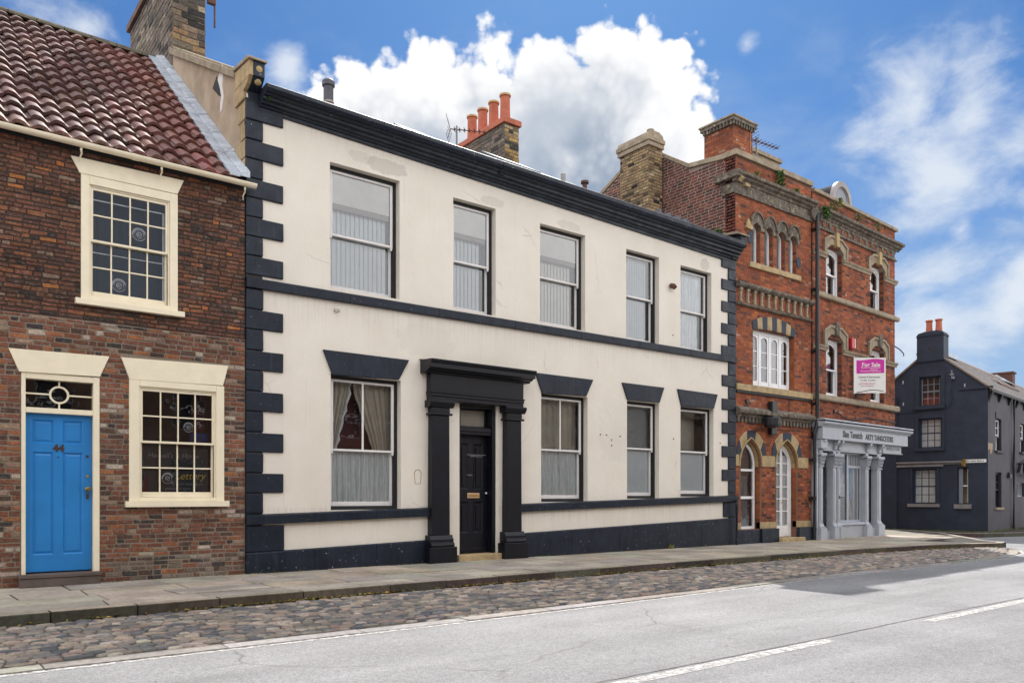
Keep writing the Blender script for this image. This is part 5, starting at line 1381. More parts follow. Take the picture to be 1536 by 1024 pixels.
# ================================================================== HOUSE 4: corner shop, turned slightly away
H4 = thing('corner_shop', 'three-storey red brick corner building over a grey classical shopfront', 'shop', (20.05, 0, 0), R(3.0))
def corner_shop():
    S1 = 5.20; ZB = 3.22
    wins = [(0.80,1.74,6.925,8.30),(3.49,4.43,6.935,8.30),(0.80,1.74,4.065,5.70),(3.52,4.46,4.085,5.72)]
    mcol = (0.22,0.115,0.08)
    w = MB(); wall_sheet(w, 0.03, S1, ZB, 9.62, wins, 0.0, 0.30, mcol)
    w.box(S1-0.25, S1-.002, 0.30, 8.6, ZB, 9.6, mcol); w.box(0.05, S1-.003, 8.6, 8.8, 0.0, 9.0, mcol); w.box(0.05, 0.3, 0.3, 8.6, 0, 9.0, mcol)
    w.box(3.95, 4.05, 0.07, 8.6, -0.02, ZB-.001, mcol); w.box(0.05, S1-.003, 0.3, 8.6, ZB-.0, ZB+.12, mcol)
    wall = w.build('wall', M['mortar'], H4)
    b = MB(); front = lambda s, z, d: (s, -d, z)
    def pal(s, z):
        if z < 5.9 and z > 4.1 and rng.random() < 0.55: return REDDARK
        if rng.random() < 0.22: return REDDARK
        return REDPAL
    courses(b, 0.03, S1, ZB, 9.60, [rect_hole(*o) for o in wins], pal, front, .228, .0735, .008, .004, .0015, .4, .02)
    for o in wins: courses(b, 0.012, 0.14, o[2], o[3], [], lambda s, z: REDDARK, lambda s, z, d: (o[1]-d, s, z), .2, .0735, .006, .004, .001, .3)
    b.build('brickwork', M['brickred'], wall)
    # bands
    q = MB(); q.prism_x([(0,6.76),(-.09,6.76),(-.11,6.79),(-.11,6.88),(-.06,6.915),(0,6.92)], 0.04, S1+.12); q.build('sill_band', M['greystone'], H4, 0.006)
    q = MB(); q.prism_x([(0,3.89),(-.10,3.89),(-.12,3.92),(-.12,4.02),(-.07,4.055),(0,4.06)], 0.06, S1+.12); q.build('sill_band', M['greystone'], H4, 0.006)
    imp = lambda z: [(0,z),(-.04,z),(-.05,z+.05),(-.09,z+.09),(-.10,z+.13),(0,z+.15)]
    for (z, e) in ((7.91, [(0.06,.80),(1.74,3.49),(4.43,S1+.06)]), (5.30, [(0.06,.80),(1.74,3.52),(4.46,S1+.06)])):
        for a, c in e: MB().prism_x(imp(z), a, c).build('impost_band', M['greystone'], H4, 0.005)
    # shouldered hood moulds with keystones
    for (x0, x1, z0, h, key) in ((0.80,1.74,8.06,0.0,'gildstone'),(3.49,4.43,8.06,0.0,'gildstone'),(0.80,1.74,5.45,0.06,'sootstone'),(3.52,4.46,5.46,0.06,'sootstone')):
        c = (x0+x1)/2; t = 0.19
        out = [(x0-t,z0),(x0-t,z0+.36+h),(c-.34,z0+.52+h),(c+.34,z0+.52+h),(x1+t,z0+.36+h),(x1+t,z0)]
        inn = [(x0,z0),(x0,z0+.14+h),(c-.24,z0+.29+h),(c+.24,z0+.29+h),(x1,z0+.14+h),(x1,z0)]
        q = MB(); q.ring(out, inn, -0.05, 0.13)
        o2 = [(x0-t-.02,z0),(x0-t-.02,z0+.375+h),(c-.345,z0+.545+h),(c+.345,z0+.545+h),(x1+t+.02,z0+.375+h),(x1+t+.02,z0)]
        i2 = [(x0-t+.05,z0),(x0-t+.05,z0+.33+h),(c-.32,z0+.475+h),(c+.32,z0+.475+h),(x1+t-.05,z0+.33+h),(x1+t-.05,z0)]
        q.ring(o2, i2, -0.085, -0.051); hd = q.build('hood_mould', M['greystone'], H4, 0.005)
        k = MB(); k.prism([(c-.07,z0+.25+h),(c+.07,z0+.25+h),(c+.10,z0+.60+h),(c+.06,z0+.65+h),(c-.06,z0+.65+h),(c-.10,z0+.60+h)], -0.13, 0.05); k.build('keystone', M[key], hd, 0.012)
    # white sash windows with arched heads
    for i, (x0, x1, z0, z1) in enumerate(wins):
        f = MB(); y = 0.14; a, c = x0+.02, x1-.02; sp = z1-0.30; lf = 0.055
        f.box(a, a+lf, y, y+.12, z0, sp); f.box(c-lf, c, y, y+.12, z0, sp); f.box(a+lf, c-lf, y, y+.12, z0, z0+.05)
        f.ring([(a,sp),(a,z1)]+[(a+(c-a)*k/10,z1) for k in range(1,10)]+[(c,z1),(c,sp)], [(a+lf,sp)]+arch_pts(a+lf, c-lf, sp, .22, 'round', 10)+[(c-lf,sp)], y, y+.12)
        wn = f.build('window', M['white'], H4, 0.005)
        zm = z0+(z1-z0)*.47
        for (zb, zt, yy) in ((zm-.02, z1-.09, y+.02), (z0+.05, zm+.02, y+.065)):
            s = MB(); s.box(a+lf+.002, a+lf+.05, yy, yy+.04, zb, min(zt, sp+.02)); s.box(c-lf-.05, c-lf-.002, yy, yy+.04, zb, min(zt, sp+.02)); s.box(a+lf+.05, c-lf-.05, yy, yy+.04, zb, zb+(.045 if zb > z0+.2 else .07))
            if zt > sp: s.ring(arch_pts(a+lf, c-lf, sp, .21, 'round', 12), arch_pts(a+lf+.045, c-lf-.045, sp, .165, 'round', 12), yy, yy+.04)
            else: s.box(a+lf+.05, c-lf-.05, yy, yy+.04, zt-.04, zt)
            s.build('sash', M['white'], wn, 0.003)
            MB().add([(a+lf+.03,yy+.02,zb+.03),(c-lf-.03,yy+.02,zb+.03),(c-lf-.03,yy+.02,min(zt,sp+.14)),(a+lf+.03,yy+.02,min(zt,sp+.14))], [(0,1,2,3)]).build('glass', M['glass'], wn)
        MB().box(c-.36, c-.04, .36, .37, z0, z1).build('curtain', M['roomwarm'], wn)
        MB().box(a, c, .9, .91, z0, z1).build('room_back', M['room'], wn)
    # parapet, cornice, panelled frieze
    q = MB(); q.box(0.03, S1+.08, -.08, .36, 9.622, 9.72); q.build('coping', M['greystone'], H4, 0.01)
    q = MB(); q.prism_x([(0,9.0),(-.05,9.0),(-.07,9.04),(-.15,9.07),(-.16,9.11),(-.24,9.13),(-.25,9.20),(0,9.27)], 0.25, S1+.20); q.build('cornice', M['sootstone'], H4, 0.008)
    q = MB(); q.box(0.2, S1+.02, -.028, 0, 8.92, 8.998); q.box(0.2, S1+.02, -.028, 0, 8.72, 8.765)
    for i in range(14): q.box(0.2+i*.368, 0.2+i*.368+.16, -.026, 0, 8.766, 8.919)
    q.build('frieze', M['sootstone'], H4, 0.004)
    q = MB(); q.box(0.2, S1+.06, -.06, 0, 8.67, 8.717); q.build('string_course', M['sootstone'], H4, 0.006)
    r = MB(); r.prism_x([(0.36,9.3),(3.6,10.5),(8.6,8.9)], 0.1, S1-.1); r.build('roof', M['slate'], H4)
    # arched dormer behind the parapet
    cx, y0, z0, rr = 3.37, 0.85, 10.36, 0.56
    d = MB(); n = 18
    oo = [(cx+rr*math.cos(math.pi*(1-i/n)), z0+rr*1.03*math.sin(math.pi*(1-i/n))) for i in range(n+1)]
    d.prism([(cx-rr,9.4)]+oo+[(cx+rr,9.4)], y0+.06, y0+2.6); dm = d.build('dormer', M['dullslate'], H4)
    f = MB(); i1 = [(cx+(rr-.12)*math.cos(math.pi*(1-i/n)), z0+.02+(rr-.12)*math.sin(math.pi*(1-i/n))) for i in range(n+1)]
    o1 = [(cx+(rr+.05)*math.cos(math.pi*(1-i/n)), z0+(rr+.06)*1.02*math.sin(math.pi*(1-i/n))) for i in range(n+1)]
    f.ring(o1, i1, y0-.06, y0+.058); f.box(cx-rr-.05, cx+rr+.05, y0-.06, y0+.058, z0-.16, z0-.001); f.box(cx-rr-.02, cx+rr+.02, y0-.03, y0+.058, 9.5, z0-.161)
    f.ring([(cx+(x-cx)*.99, z) for x, z in i1], [(cx+(x-cx)*.88, z0+.03+(z-z0)*.86) for x, z in i1], y0-.02, y0+.04)
    fr = f.build('dormer_frame', M['pipegrey'], dm, 0.003)
    MB().prism([(cx+(x-cx)*.88, z0+.03+(z-z0)*.86) for x, z in i1][::-1], y0+.0, y0+.02).build('dormer_pane', M['grey_dark'], dm)
    # alarm box, bracket, stub of gutter
    q = MB(); q.box(2.06, 2.26, -.14, -.0, 5.52, 5.83); ab = q.build('alarm_box', M['red'], H4, 0.015)
    MB().box(2.262, 2.30, -.13, -.0, 5.55, 5.82).build('alarm_side', M['board'], ab, 0.004)
    q = MB(); q.tube([(S1,0.05,6.02),(S1+.25,-.05,5.90),(S1+.42,-.1,5.78),(S1+.42,-.1,5.70)], .018, 6); q.build('bracket', M['rust'], H4)
    q = MB(); q.tube([(S1,.3,5.08),(S1+.62,.28,5.10),(S1+.62,.28,5.16)], .04, 8); q.build('waste_pipe', M['gildstone'], H4)
    q = MB(); q.tube([(1.35,-.02,3.63),(1.7,-.05,3.50),(2.3,-.05,3.44),(2.9,-.04,3.52),(3.2,-.04,3.58),(S1,-.03,3.54)], .016, 6); q.box(1.2,1.3,-.05,0,3.60,3.68); q.build('cable', M['iron'], H4)
    # ---- shopfront
    sf = MB()
    sf.box(0.04, 5.45, -.30, 0.0, 2.78, 3.115)                       # fascia box
    sf.prism_x([(0,3.117),(-.31,3.117),(-.33,3.16),(-.38,3.18),(-.40,3.22),(-.40,3.25),(0,3.29)], -.02, 5.62)
    sf.box(0.10, 3.98, -.12, 0.05, 2.50, 2.778); sf.box(0.10, 3.98, -.15, 0.05, 2.47, 2.498); sf.box(.06,.40,-.25,.05,2.52,2.775)
    sf.box(0.02, 0.10, -.14, .3, 0, 2.77)
    front_ = sf.build('shopfront', M['grey'], H4, 0.006)
    q = MB(); q.box(-.02, 5.62, -.405, -.0, 3.291, 3.33); q.build('lead_capping', M['lead'], front_, 0.004)
    def column(s, w_, y0=-.14):
        c = MB()
        c.box(s-w_*.85, s+w_*.85, y0-.09, .06, -.02, .32); c.box(s-w_*.72, s+w_*.72, y0-.06, .06, .322, .36)
        c.prism_x([(.06,.362),(y0-.04,.362),(y0-.02,.40),(y0,.44),(.06,.44)], s-w_*.6, s+w_*.6)
        c.box(s-w_*.5, s+w_*.5, y0, .06, .441, 2.02)
        c.box(s-w_*.28, s+w_*.28, y0-.015, y0, .52, 1.95)
        col_ = c.build('column', M['grey'], front_, 0.006)
        k = MB(); k.box(s-w_*.62, s+w_*.62, y0-.03, .06, 2.02, 2.05)
        for i, (zz, ex) in enumerate(((2.07,.55),(2.16,.66),(2.25,.76))):
            for j in range(4):
                xx = s-w_*ex+2*w_*ex*(j+.5)/4
                k.tube([(xx,y0-.005,zz),(xx,y0-.03-.012*i,zz+.05),(xx,y0-.055-.015*i,zz+.085),(xx,y0-.06-.015*i,zz+.065)], [.022,.026,.022,.010], 6)
        k.box(s-w_*.55, s+w_*.55, y0-.005, .06, 2.05, 2.34); k.box(s-w_*.85, s+w_*.85, y0-.085, .06, 2.342, 2.40)
        k.box(s-w_*.45, s+w_*.45, y0, .06, 2.40, 2.47)
        k.build('capital', M['grey'], col_, 0.006)
        br = MB(); br.prism_x([(y0+.02,2.50),(y0-.04,2.52),(y0-.05,2.60),(y0-.10,2.66),(y0-.14,2.72),(y0-.14,2.775),(y0+.02,2.775)], s-w_*.33, s+w_*.33); br.build('scroll_bracket', M['grey'], col_, 0.01)
    for s, w_ in ((0.26,.20),(1.03,.19),(1.27,.17),(3.00,.19),(3.80,.24)): column(s, w_)
    # recessed door and side panels on the left bay
    d = MB(); d.box(.44, .90, .25, .30, .25, 2.47)
    for (za, zb) in ((.40,.95),(1.12,1.85)):
        d.ring([(.52,za),(.82,za),(.82,zb),(.52,zb)], [(.55,za+.03),(.79,za+.03),(.79,zb-.03),(.55,zb-.03)], .238, .25, closed=True)
    dd = d.build('door', M['grey_dark'], front_, 0.003)
    q = MB(); q.tube([(1.31,-.15,1.17),(1.35,-.20,1.17),(1.45,-.20,1.17)], .012, 6); q.box(1.24,1.29,-.165,-.155,1.13,1.22); q.build('door_handle', M['iron'], front_)
    MB().box(.36,.98,-.10,.30,-.02,.22).build('doorstep', M['grey'], front_, .008); MB().box(3.14,3.66,-.12,.25,-.02,.24).build('doorstep', M['grey'], front_, .008)
    q = MB(); q.box(1.36,2.90,-.10,.25,-.02,.36); q.prism_x([(.25,.362),(-.15,.362),(-.15,.40),(-.08,.44),(.25,.44)], 1.34, 2.92); q.build('stall_riser', M['grey'], front_, .006)
    f = MB()
    f.box(1.38,1.43,0,.07,.44,2.47); f.box(2.03,2.13,0,.07,.44,2.47); f.box(2.83,2.90,0,.07,.44,2.47); f.box(1.43,2.03,.001,.069,.44,.50); f.box(2.13,2.83,.001,.069,.44,.50); f.box(1.43,2.03,.001,.069,2.42,2.47); f.box(2.13,2.83,.001,.069,2.42,2.47); f.box(2.13,2.83,.001,.069,2.03,2.10)
    for i in range(6): f.box(2.20+i*.105, 2.235+i*.105, .01, .05, 2.10, 2.42)
    sw = f.build('shop_window', M['grey'], front_, .005)
    MB().add([(1.40,.035,.46),(2.87,.035,.46),(2.87,.035,2.45),(1.40,.035,2.45)], [(0,1,2,3)]).build('glass', M['glass'], sw)
    MB().box(1.40,2.90,.95,.96,.4,2.5).build('room_back', M['room'], sw)
    MB().box(1.40,2.90,.10,.95,.42,.45).build('display_shelf', M['roomwarm'], sw)
    dr = MB(); dr.lathe([(.42,.46),(.36,.9),(.26,1.35),(.15,1.62),(.17,1.85),(.12,1.98),(.05,2.02)], 2.47, .5, 18); dr.build('gown', M['dress'], sw, smooth=True)
    q = MB(); q.box(2.76,2.80,.25,.6,.5,2.0); q.build('curtain', M['bluecloth'], sw)
    for (a, c, za, zb, mt) in ((1.48,1.80,.95,1.15,'maroon'),(1.80,1.98,1.45,1.75,'bluecloth'),(1.46,1.98,1.82,2.1,'redcloth'),(1.45,1.7,.5,.92,'dress'),(1.55,1.95,1.16,1.30,'board'),(1.7,1.95,.46,.9,'blind')):
        MB().box(a, c, .40, .48, za, zb).build('goods', M[mt], sw, .03)
    MB().box(3.10,3.42,.22,.24,.25,2.5).build('side_panel', M['blindcream'], front_)
    MB().box(2.90,3.949,.245,.28,-.02,2.5).build('back_panel', M['grey'], front_); MB().box(.44,1.38,.305,.33,-.02,2.5).build('back_panel', M['grey'], front_)
    q = MB(); q.box(3.42,3.66,.10,.24,.25,2.5); q.prism_x([(.24,.24),(-.05,.24),(.0,.34),(.1,.40),(.24,.42)], 3.44, 3.64); q.build('side_pilaster', M['grey_dark'], front_, .005)
    # lettering
    ft = [("Sian Tanatch", 0.25, 1.77, 2.955, 0.93), ("ARTY TANGCETERS", 0.22, 3.47, 2.94, 0.93)]
    for body, sz, x, z, sx in ft: text_mesh(body, sz, (x, -.302, z), 'shop_lettering', M['ink'], front_, depth=.004, sx=sx, bold=.009)
    q = MB(); q.box(4.0,5.30,-.16,-.06,2.55,2.775); q.box(3.99,5.36,-.18,-.05,2.52,2.549); ss = q.build('name_board', M['grey'], front_, .004)
    text_mesh("BRIDAL ROOM", .12, (4.70,-.162,2.665), 'board_lettering', M['inkgrey'], ss, depth=.002, sx=1.15, bold=.003)
corner_shop()

# ================================================================== FOR SALE board
def sale_board():
    a = R(3.0); s0 = 2.22
    px, py = 20.05+s0*math.cos(a)+0.14*math.sin(a), s0*math.sin(a)-0.14*math.cos(a)
    T = thing('for_sale_board', 'magenta and white For Sale board fixed out from the red brick upper wall', 'sign', (px, py, 4.72), R(-38.5))
    W = 0.90; H = 1.035; zb, zt = -0.50, 0.535
    b = MB(); b.box(0, W, -.012, .012, zb, zt); bo = b.build('board', M['board'], T, .004)
    m = MB(); n = 14
    top = [(0.045+(W-.09)*i/n, zt-.055-.022*math.cos(6.2832*i/n*0.9+5.6)) for i in range(n+1)]
    m.prism([(0.045,.07),(W-.045,.09)]+[(x, z) for x, z in top[::-1]], -.0155, -.0125); m.build('panel', M['magenta'], bo)
    k = MB(); l1 = [(0.05+.78*i/16, zb+.055+.035*math.sin(-1.2+4.4*i/16)) for i in range(17)]; k.ring([(x, z+.010) for x, z in l1], [(x, z-.010) for x, z in l1], -.0155, -.0125); k.build('flourish', M['numeral'], bo)
    for body, sz, x, z, mt, bd in (("For Sale", .165, .47, .325, 'board', .003), ("Business & Investment", .062, .46, .245, 'board', .0), ("Property", .060, .56, .19, 'board', .0), ("Business & Commercial", .062, .46, .145, 'board', .0),
                            ("Leonard Stevenson", .082, .42, -.03, 'ink', .0), ("01482 123456", .075, .38, -.125, 'inkgrey', .0), ("and 01482 654321", .066, .36, -.225, 'inkpink', .0), ("www.forsaleboard", .05, .36, -.29, 'inkpink', .0)):
        text_mesh(body, sz, (x, -.0155, z), 'board_lettering', M[mt], bo, depth=.0015, bold=bd, sx=1.0)
    p = MB(); p.box(-.035, 0.0, -.03, .03, zb-.02, zt+.02); p.build('post', M['white'], T, .004)
    p = MB(); p.box(0.0, .30, -.03, .03, zb-.07, zb-.02); p.box(0.02,.07,-.03,.03,zb-.15,zb-.02); p.build('bracket', M['iron'], T, .004)
    p = MB(); p.tube([(.55,0.02,zt),(.62,.05,zt+.03),(.62,.40,zt+.10)], .016, 6); p.build('stay', M['iron'], T)
sale_board()

# ================================================================== HOUSE 5: dark corner house across the lane
H5 = thing('corner_house', 'dark slate-painted gabled house across the side lane with two tall chimney pots', 'house', (29.94, -.643, 0), R(8.2))
def corner_house():
    D = 3.72; LEN = 17.0; EZ = 5.02; RZ = 6.50; RY = 1.86
    gw = [(1.46,2.23,2.95,4.02),(1.64,2.44,.93,2.19),(.60,.96,.92,2.22),(1.50,2.20,4.47,5.53)]
    # gable wall, with openings (a slab facing -x): build as a wall facing -y in (y,z), then turn
    t = MB(); wall_sheet(t, 0.0, D, -.1, EZ, [g for g in gw if g[3] < EZ], 0.0, .28)
    pts = MB()
    zs = sorted([EZ, 5.53, RZ])
    def side(z): k = (z-EZ)/(RZ-EZ); return (RY*k, D-(D-RY)*k)
    o = gw[3]
    # the part above the eaves round the attic window
    y0a, y1a = side(EZ); y0b, y1b = side(o[3])
    t2 = MB()
    t = MB(); wall_sheet(t, 0.0, D, -.1, o[2], gw[:3], 0.0, .28)
    t.prism([(0,o[2]),(o[0],o[2]),(o[0],o[3]),(y0b,o[3]),(0,EZ)], 0.0, .28)
    t.prism([(o[1],o[2]),(D,o[2]),(D,EZ),(y1b,o[3]),(o[1],o[3])], 0.0, .28)
    t.prism([(y0b,o[3]),(y1b,o[3]),(RY,RZ)], 0.0, .28)
    g = MB(); g.add([(y, x_, z) for x_, y, z in t.v], t.f)   # (s=y, depth=x)
    gable = g.build('gable', M['slateblue'], H5)
    f = MB(); fw = [(1.00,1.86,2.83,3.97),(1.00,1.86,.80,2.06),(4.78,5.64,2.93,4.04),(4.25,5.45,1.19,1.72),(8.2,9.1,2.9,4.0),(8.2,9.1,.9,2.0)]
    wall_sheet(f, 0.0, LEN, -.1, EZ-.02, fw, 0.0, .28)
    f.box(0.29, LEN, D-.25, D-.002, -.1, EZ-.05); f.box(LEN-.25, LEN-.002, .28, D-.25, -.1, EZ-.05)
    wall = f.build('wall', M['purple'], H5)
    # roof
    r = MB(); nr = 12
    for (sa, sb, sg) in ((-.12, RY, 1), (D+.12, RY, -1)):
        for i in range(nr):
            ya, yb = sa+(sb-sa)*i/nr, sa+(sb-sa)*(i+1.08)/nr
            za, zb = EZ-.10+(RZ+.02-EZ+.10)*i/nr, EZ-.10+(RZ+.02-EZ+.10)*(i+1.08)/nr
            x = -.03
            while x < LEN:
                e = min(x+rng.uniform(.25,.33), LEN); c = jit((.155,.125,.105), .16)
                h = .03+rng.uniform(-.003,.003)
                r.add([(x+.003,ya,za+h),(e-.003,ya,za+h),(e-.003,yb,zb+.006),(x+.003,yb,zb+.006),(x+.003,ya,za-.01),(e-.003,ya,za-.01)], [(0,1,2,3),(4,5,1,0)], c)
                x = e
    roof = r.build('roof', M['slatecol'], H5)
    u = MB(); u.prism_x([(-.13,EZ-.13),(RY,RZ-.01),(D+.13,EZ-.13)], .29, LEN); u.build('roof_underlay', M['dirt'], roof)
    rd = MB(); rd.prism_x([(RY-.12,RZ-.04),(RY,RZ+.09),(RY+.12,RZ-.04)], -.04, LEN); rd.build('ridge_tiles', M['brownroof'], roof, .01)
    sk = MB(); sk.add([(5.2,.75,EZ+.68),(8.3,.75,EZ+.62),(8.3,1.0,EZ+.84),(5.2,1.0,EZ+.90)], [(0,1,2,3)]); sk.box(5.2,8.3,.74,.77,EZ+.55,EZ+.68); sk.build('skylight', M['rust'], roof)
    wl = MB(); wl.box(.6, 2.6, RY-.25, RY-.1, RZ-.1, RZ+.06); wl.build('loose_slates', M['lead'], roof, .01)
    for (ya, za, yb, zb) in ((-.15,EZ-.13,1.372,EZ-.13+(RZ-EZ+.16)*1.522/2.01),(2.308,EZ-.13+(RZ-EZ+.16)*1.562/2.01,D+.15,EZ-.13)):
        MB().prism_x([(ya,za-.03),(yb,zb-.03),(yb,zb+.035),(ya,za+.035)], -.05, .02).build('verge', M['brownroof'], roof)
    ev = MB(); ev.box(-.02, LEN, -.14, -.04, EZ-.19, EZ-.10); ev.prism([(-.6,0)]*0 or [(0,EZ-.20),(LEN,EZ-.20),(LEN,EZ-.19),(0,EZ-.19)], -.14, 0); eg = ev.build('gutter', M['liner'], H5, .01)
    for s in (.15,1.48,2.9,4.05,5.4,7,8.6):
        q = MB(); q.prism_x([(0,EZ-.45),(-.04,EZ-.43),(-.12,EZ-.25),(-.13,EZ-.20),(0,EZ-.20)], s-.09, s+.09); q.build('eaves_bracket', M['liner'], eg, .01)
    kn = MB(); kn.box(-.05,.02,-.16,.9,EZ-.08,EZ-.0); kn.build('kneeler', M['slateblue'], H5, .008)
    # chimneys
    c = MB(); c.box(-.04,.55,1.39,2.29,6.12,6.98); c.box(-.06,.57,1.37,2.31,6.98,7.02); c.prism_x([(1.37,7.022),(2.31,7.022),(2.24,7.12),(2.0,7.17),(1.6,7.17),(1.43,7.12)], -.06, .57)
    c.box(-.06,.57,1.375,2.305,6.08,6.119)
    ch = c.build('chimney', M['slateblue'], H5, .012)
    for y in (1.95, 1.63):
        p = MB(); p.lathe([(.125,7.15),(.105,7.35),(.10,7.55),(.125,7.56),(.125,7.61),(.09,7.62)], .25, y, 16); p.build('chimney_pot', M['terracotta'], ch)
    c = MB(); c.box(.45,.95,2.05,2.42,5.9,6.42); c.box(.42,.98,2.02,2.45,6.42,6.50); c.build('chimney', M['terracotta'], H5, .01)
    c = MB(); c.box(10.0,10.5,1.35,2.42,6.0,6.72); c.box(9.95,10.55,1.30,2.50,6.72,6.80); c.build('chimney', M['rust'], H5, .01)
    c = MB(); c.add([(9.7,1.2,EZ+1.13),(10.0,1.2,EZ+1.13),(10.0,2.0,RZ+.25),(9.7,2.0,RZ+.08)], [(0,1,2,3)]); c.build('lead_flashing', M['lead'], roof)
    # windows in the gable (all faces turned to -x)
    def gbox(mb, a, b, x0, x1, c, d): return mb.box(x0, x1, a, b, c, d)
    def gwin(o, nx, ny, mat, back, sur=None, sill=None, bx=.07):
        y0, y1, z0, z1 = o; f = MB(); fr = .045
        gbox(f, y0, y0+fr, bx, bx+.10, z0, z1); gbox(f, y1-fr, y1, bx, bx+.10, z0, z1); gbox(f, y0+fr, y1-fr, bx, bx+.10, z1-fr, z1); gbox(f, y0+fr, y1-fr, bx, bx+.10, z0, z0+fr)
        w = f.build('window', M['slateblue'], H5, .003)
        zm = (z0+z1)/2; s = MB()
        gbox(s, y0+fr, y1-fr, bx+.02, bx+.07, zm-.022, zm+.022)
        a, b, c, d = y0+fr, y1-fr, z0+fr, z1-fr
        for i in range(1, nx): gbox(s, a+(b-a)*i/nx-.011, a+(b-a)*i/nx+.011, bx+.03, bx+.06, c, d)
        for (za, zb) in ((c, zm-.022), (zm+.022, d)):
            gbox(s, a, a+.022, bx+.025, bx+.065, za, zb); gbox(s, b-.022, b, bx+.025, bx+.065, za, zb)
            for j in range(1, ny):
                for i in range(nx): gbox(s, a+(b-a)*i/nx+.011, a+(b-a)*(i+1)/nx-.011, bx+.03, bx+.06, za+(zb-za)*j/ny-.009, za+(zb-za)*j/ny+.009)
        s.build('sash', M[mat], w)
        MB().add([(bx+.05,a,c),(bx+.05,b,c),(bx+.05,b,d),(bx+.05,a,d)], [(0,1,2,3)]).build('glass', M['glassold'], w)
        MB().box(bx+.28, bx+.29, y0-.1, y1+.1, z0-.1, z1+.1).build('room_back', M[back], w)
        if sur:
            q = MB(); p0, p1, q0, q1 = sur
            gbox(q, p0, y0-.005, -.03, .02, q0, q1); gbox(q, y1+.005, p1, -.03, .02, q0, q1); gbox(q, y0-.005, y1+.005, -.03, .02, z1+.005, q1); q.build('surround', M['slateblue'], w, .005)
        if sill:
            q = MB(); gbox(q, sill[0], sill[1], -.09, .06, sill[2], z0-.002); q.build('sill', M['slateblue'] if sill[3] else M['alu'], w, .006)
        return w
    gwin(gw[0], 3, 2, 'slateblue', 'curtwhite', (1.36,2.36,2.95,4.10), (1.36,2.36,2.84,1))
    gwin(gw[1], 3, 2, 'slateblue', 'curtwhite', (1.54,2.52,.93,2.24), (1.52,2.60,.81,0))
    w3 = gwin(gw[2], 1, 1, 'white', 'roomwarm', None, (.50,1.05,.76,0), .10)
    q = MB(); q.box(.085,.095,.80,.93,.95,2.18); q.build('side_panel', M['grey_dark'], w3)
    gwin(gw[3], 3, 2, 'grey_dark', 'redcloth', (1.36,2.36,4.47,5.64), (1.34,2.38,4.35,1))
    q = MB(); q.box(-.11,.0,.78,2.98,2.40,2.455); q.box(-.08,.0,1.40,2.98,2.27,2.34); q.box(-.03,.0,.78,2.98,2.34,2.40); q.build('sign_rail', M['alu'], H5, .004)
    q = MB(); q.box(-.03,.0,.05,.70,2.375,2.49); sg = q.build('name_plate', M['board'], H5, .003)
    q = MB(); q.tube([(-.12,.71,2.28),(-.16,.71,2.30),(-.20,.71,2.38),(-.16,.71,2.46),(-.10,.71,2.48)], [.03,.075,.08,.07,.03], 10); q.box(-.16,0,.69,.73,2.24,2.30); q.build('lantern', M['brass'], H5)
    q = MB()
    for k in range(9): q.box(-.032,-.03, .12+k*.062, .15+k*.062+.012*(k % 3), 2.41, 2.455)
    q.build('plate_lettering', M['inkgrey'], sg)
    q = MB(); q.tube([(-.02,1.13,5.5),(-.02,1.13,4.6),(-.02,1.2,4.4),(-.02,1.5,4.32),(-.02,3.3,4.25)], .012, 6); q.build('cable', M['slateblue'], H5)
    q = MB(); q.box(-.05,0,1.06,1.20,5.50,5.56); q.box(-.05,0,1.11,1.15,5.38,5.68); q.tube([(-.03,1.08,5.46),(-.03,1.08,5.36)], .05, 8); q.build('wall_tie', M['grey_dark'], H5, .006)
    for (y, z) in ((2.75,5.35),(2.74,4.55),(.70,5.05)): MB().box(-.012,0,y,y+.04,z,z+.12).build('filler_patch', M['grey'], H5)
    q = MB(); q.box(-.06,.0,2.98,D,-.1,4.9); q.build('pier', M['slateblue'], H5, .01)
    # windows along the front
    for i, (a, b, z0, z1) in enumerate(fw):
        if i == 3:
            f = MB(); f.box(a, b, .08, .14, z0, z0+.04); f.box(a, b, .08, .14, z1-.04, z1)
            for k in range(5): f.box(a+(b-a-.04)*k/4, a+(b-a-.04)*k/4+.04, .081, .139, z0+.04, z1-.04)
            w = f.build('window', M['grey'], H5, .003)
            MB().add([(a,.11,z0),(b,.11,z0),(b,.11,z1),(a,.11,z1)], [(0,1,2,3)]).build('glass', M['glass'], w)
        else:
            w = sash_window(H5, a, b, z0, z1, .07, M['white'] if i != 1 else M['liner'], M['liner'], .03, .05, .06, grid_u=(2,2), grid_l=(2,2))
            q = MB(); q.box(a-.08, b+.10, -.08, .06, z0-.085, z0-.003); q.build('sill', M['purple'] if i != 1 else M['greystone'], w, .006)
        MB().box(a, b, .5, .51, z0, z1).build('room_back', M['room'], w)
        if i in (0, 2): MB().box(a+.03, b-.05, .24, .25, (z0+z1)/2, z1).build('blind', M['curtwhite'], w)
    dp = MB(); dp.tube([(3.45,-.07,EZ-.15),(3.45,-.07,2.6),(3.40,-.07,2.3),(3.40,-.07,-.1)], .055, 10); dp.build('drainpipe', M['iron'], H5)
    q = MB(); q.tube([(4.2,-.06,2.10),(4.2,-.12,2.45),(4.35,-.2,2.55),(4.5,-.2,2.45),(4.45,-.2,2.2),(4.6,-.2,2.08),(6.2,-.2,2.05)], .06, 10); q.tube([(4.2,-.02,2.45),(4.2,-.3,2.45)], .03, 8); q.build('wall_duct', M['iron'], H5)
    q = MB(); q.box(2.72,2.92,-.10,0,1.88,2.02); q.box(2.78,2.86,-.07,0,2.02,2.09); q.build('wall_lamp', M['iron'], H5, .01)
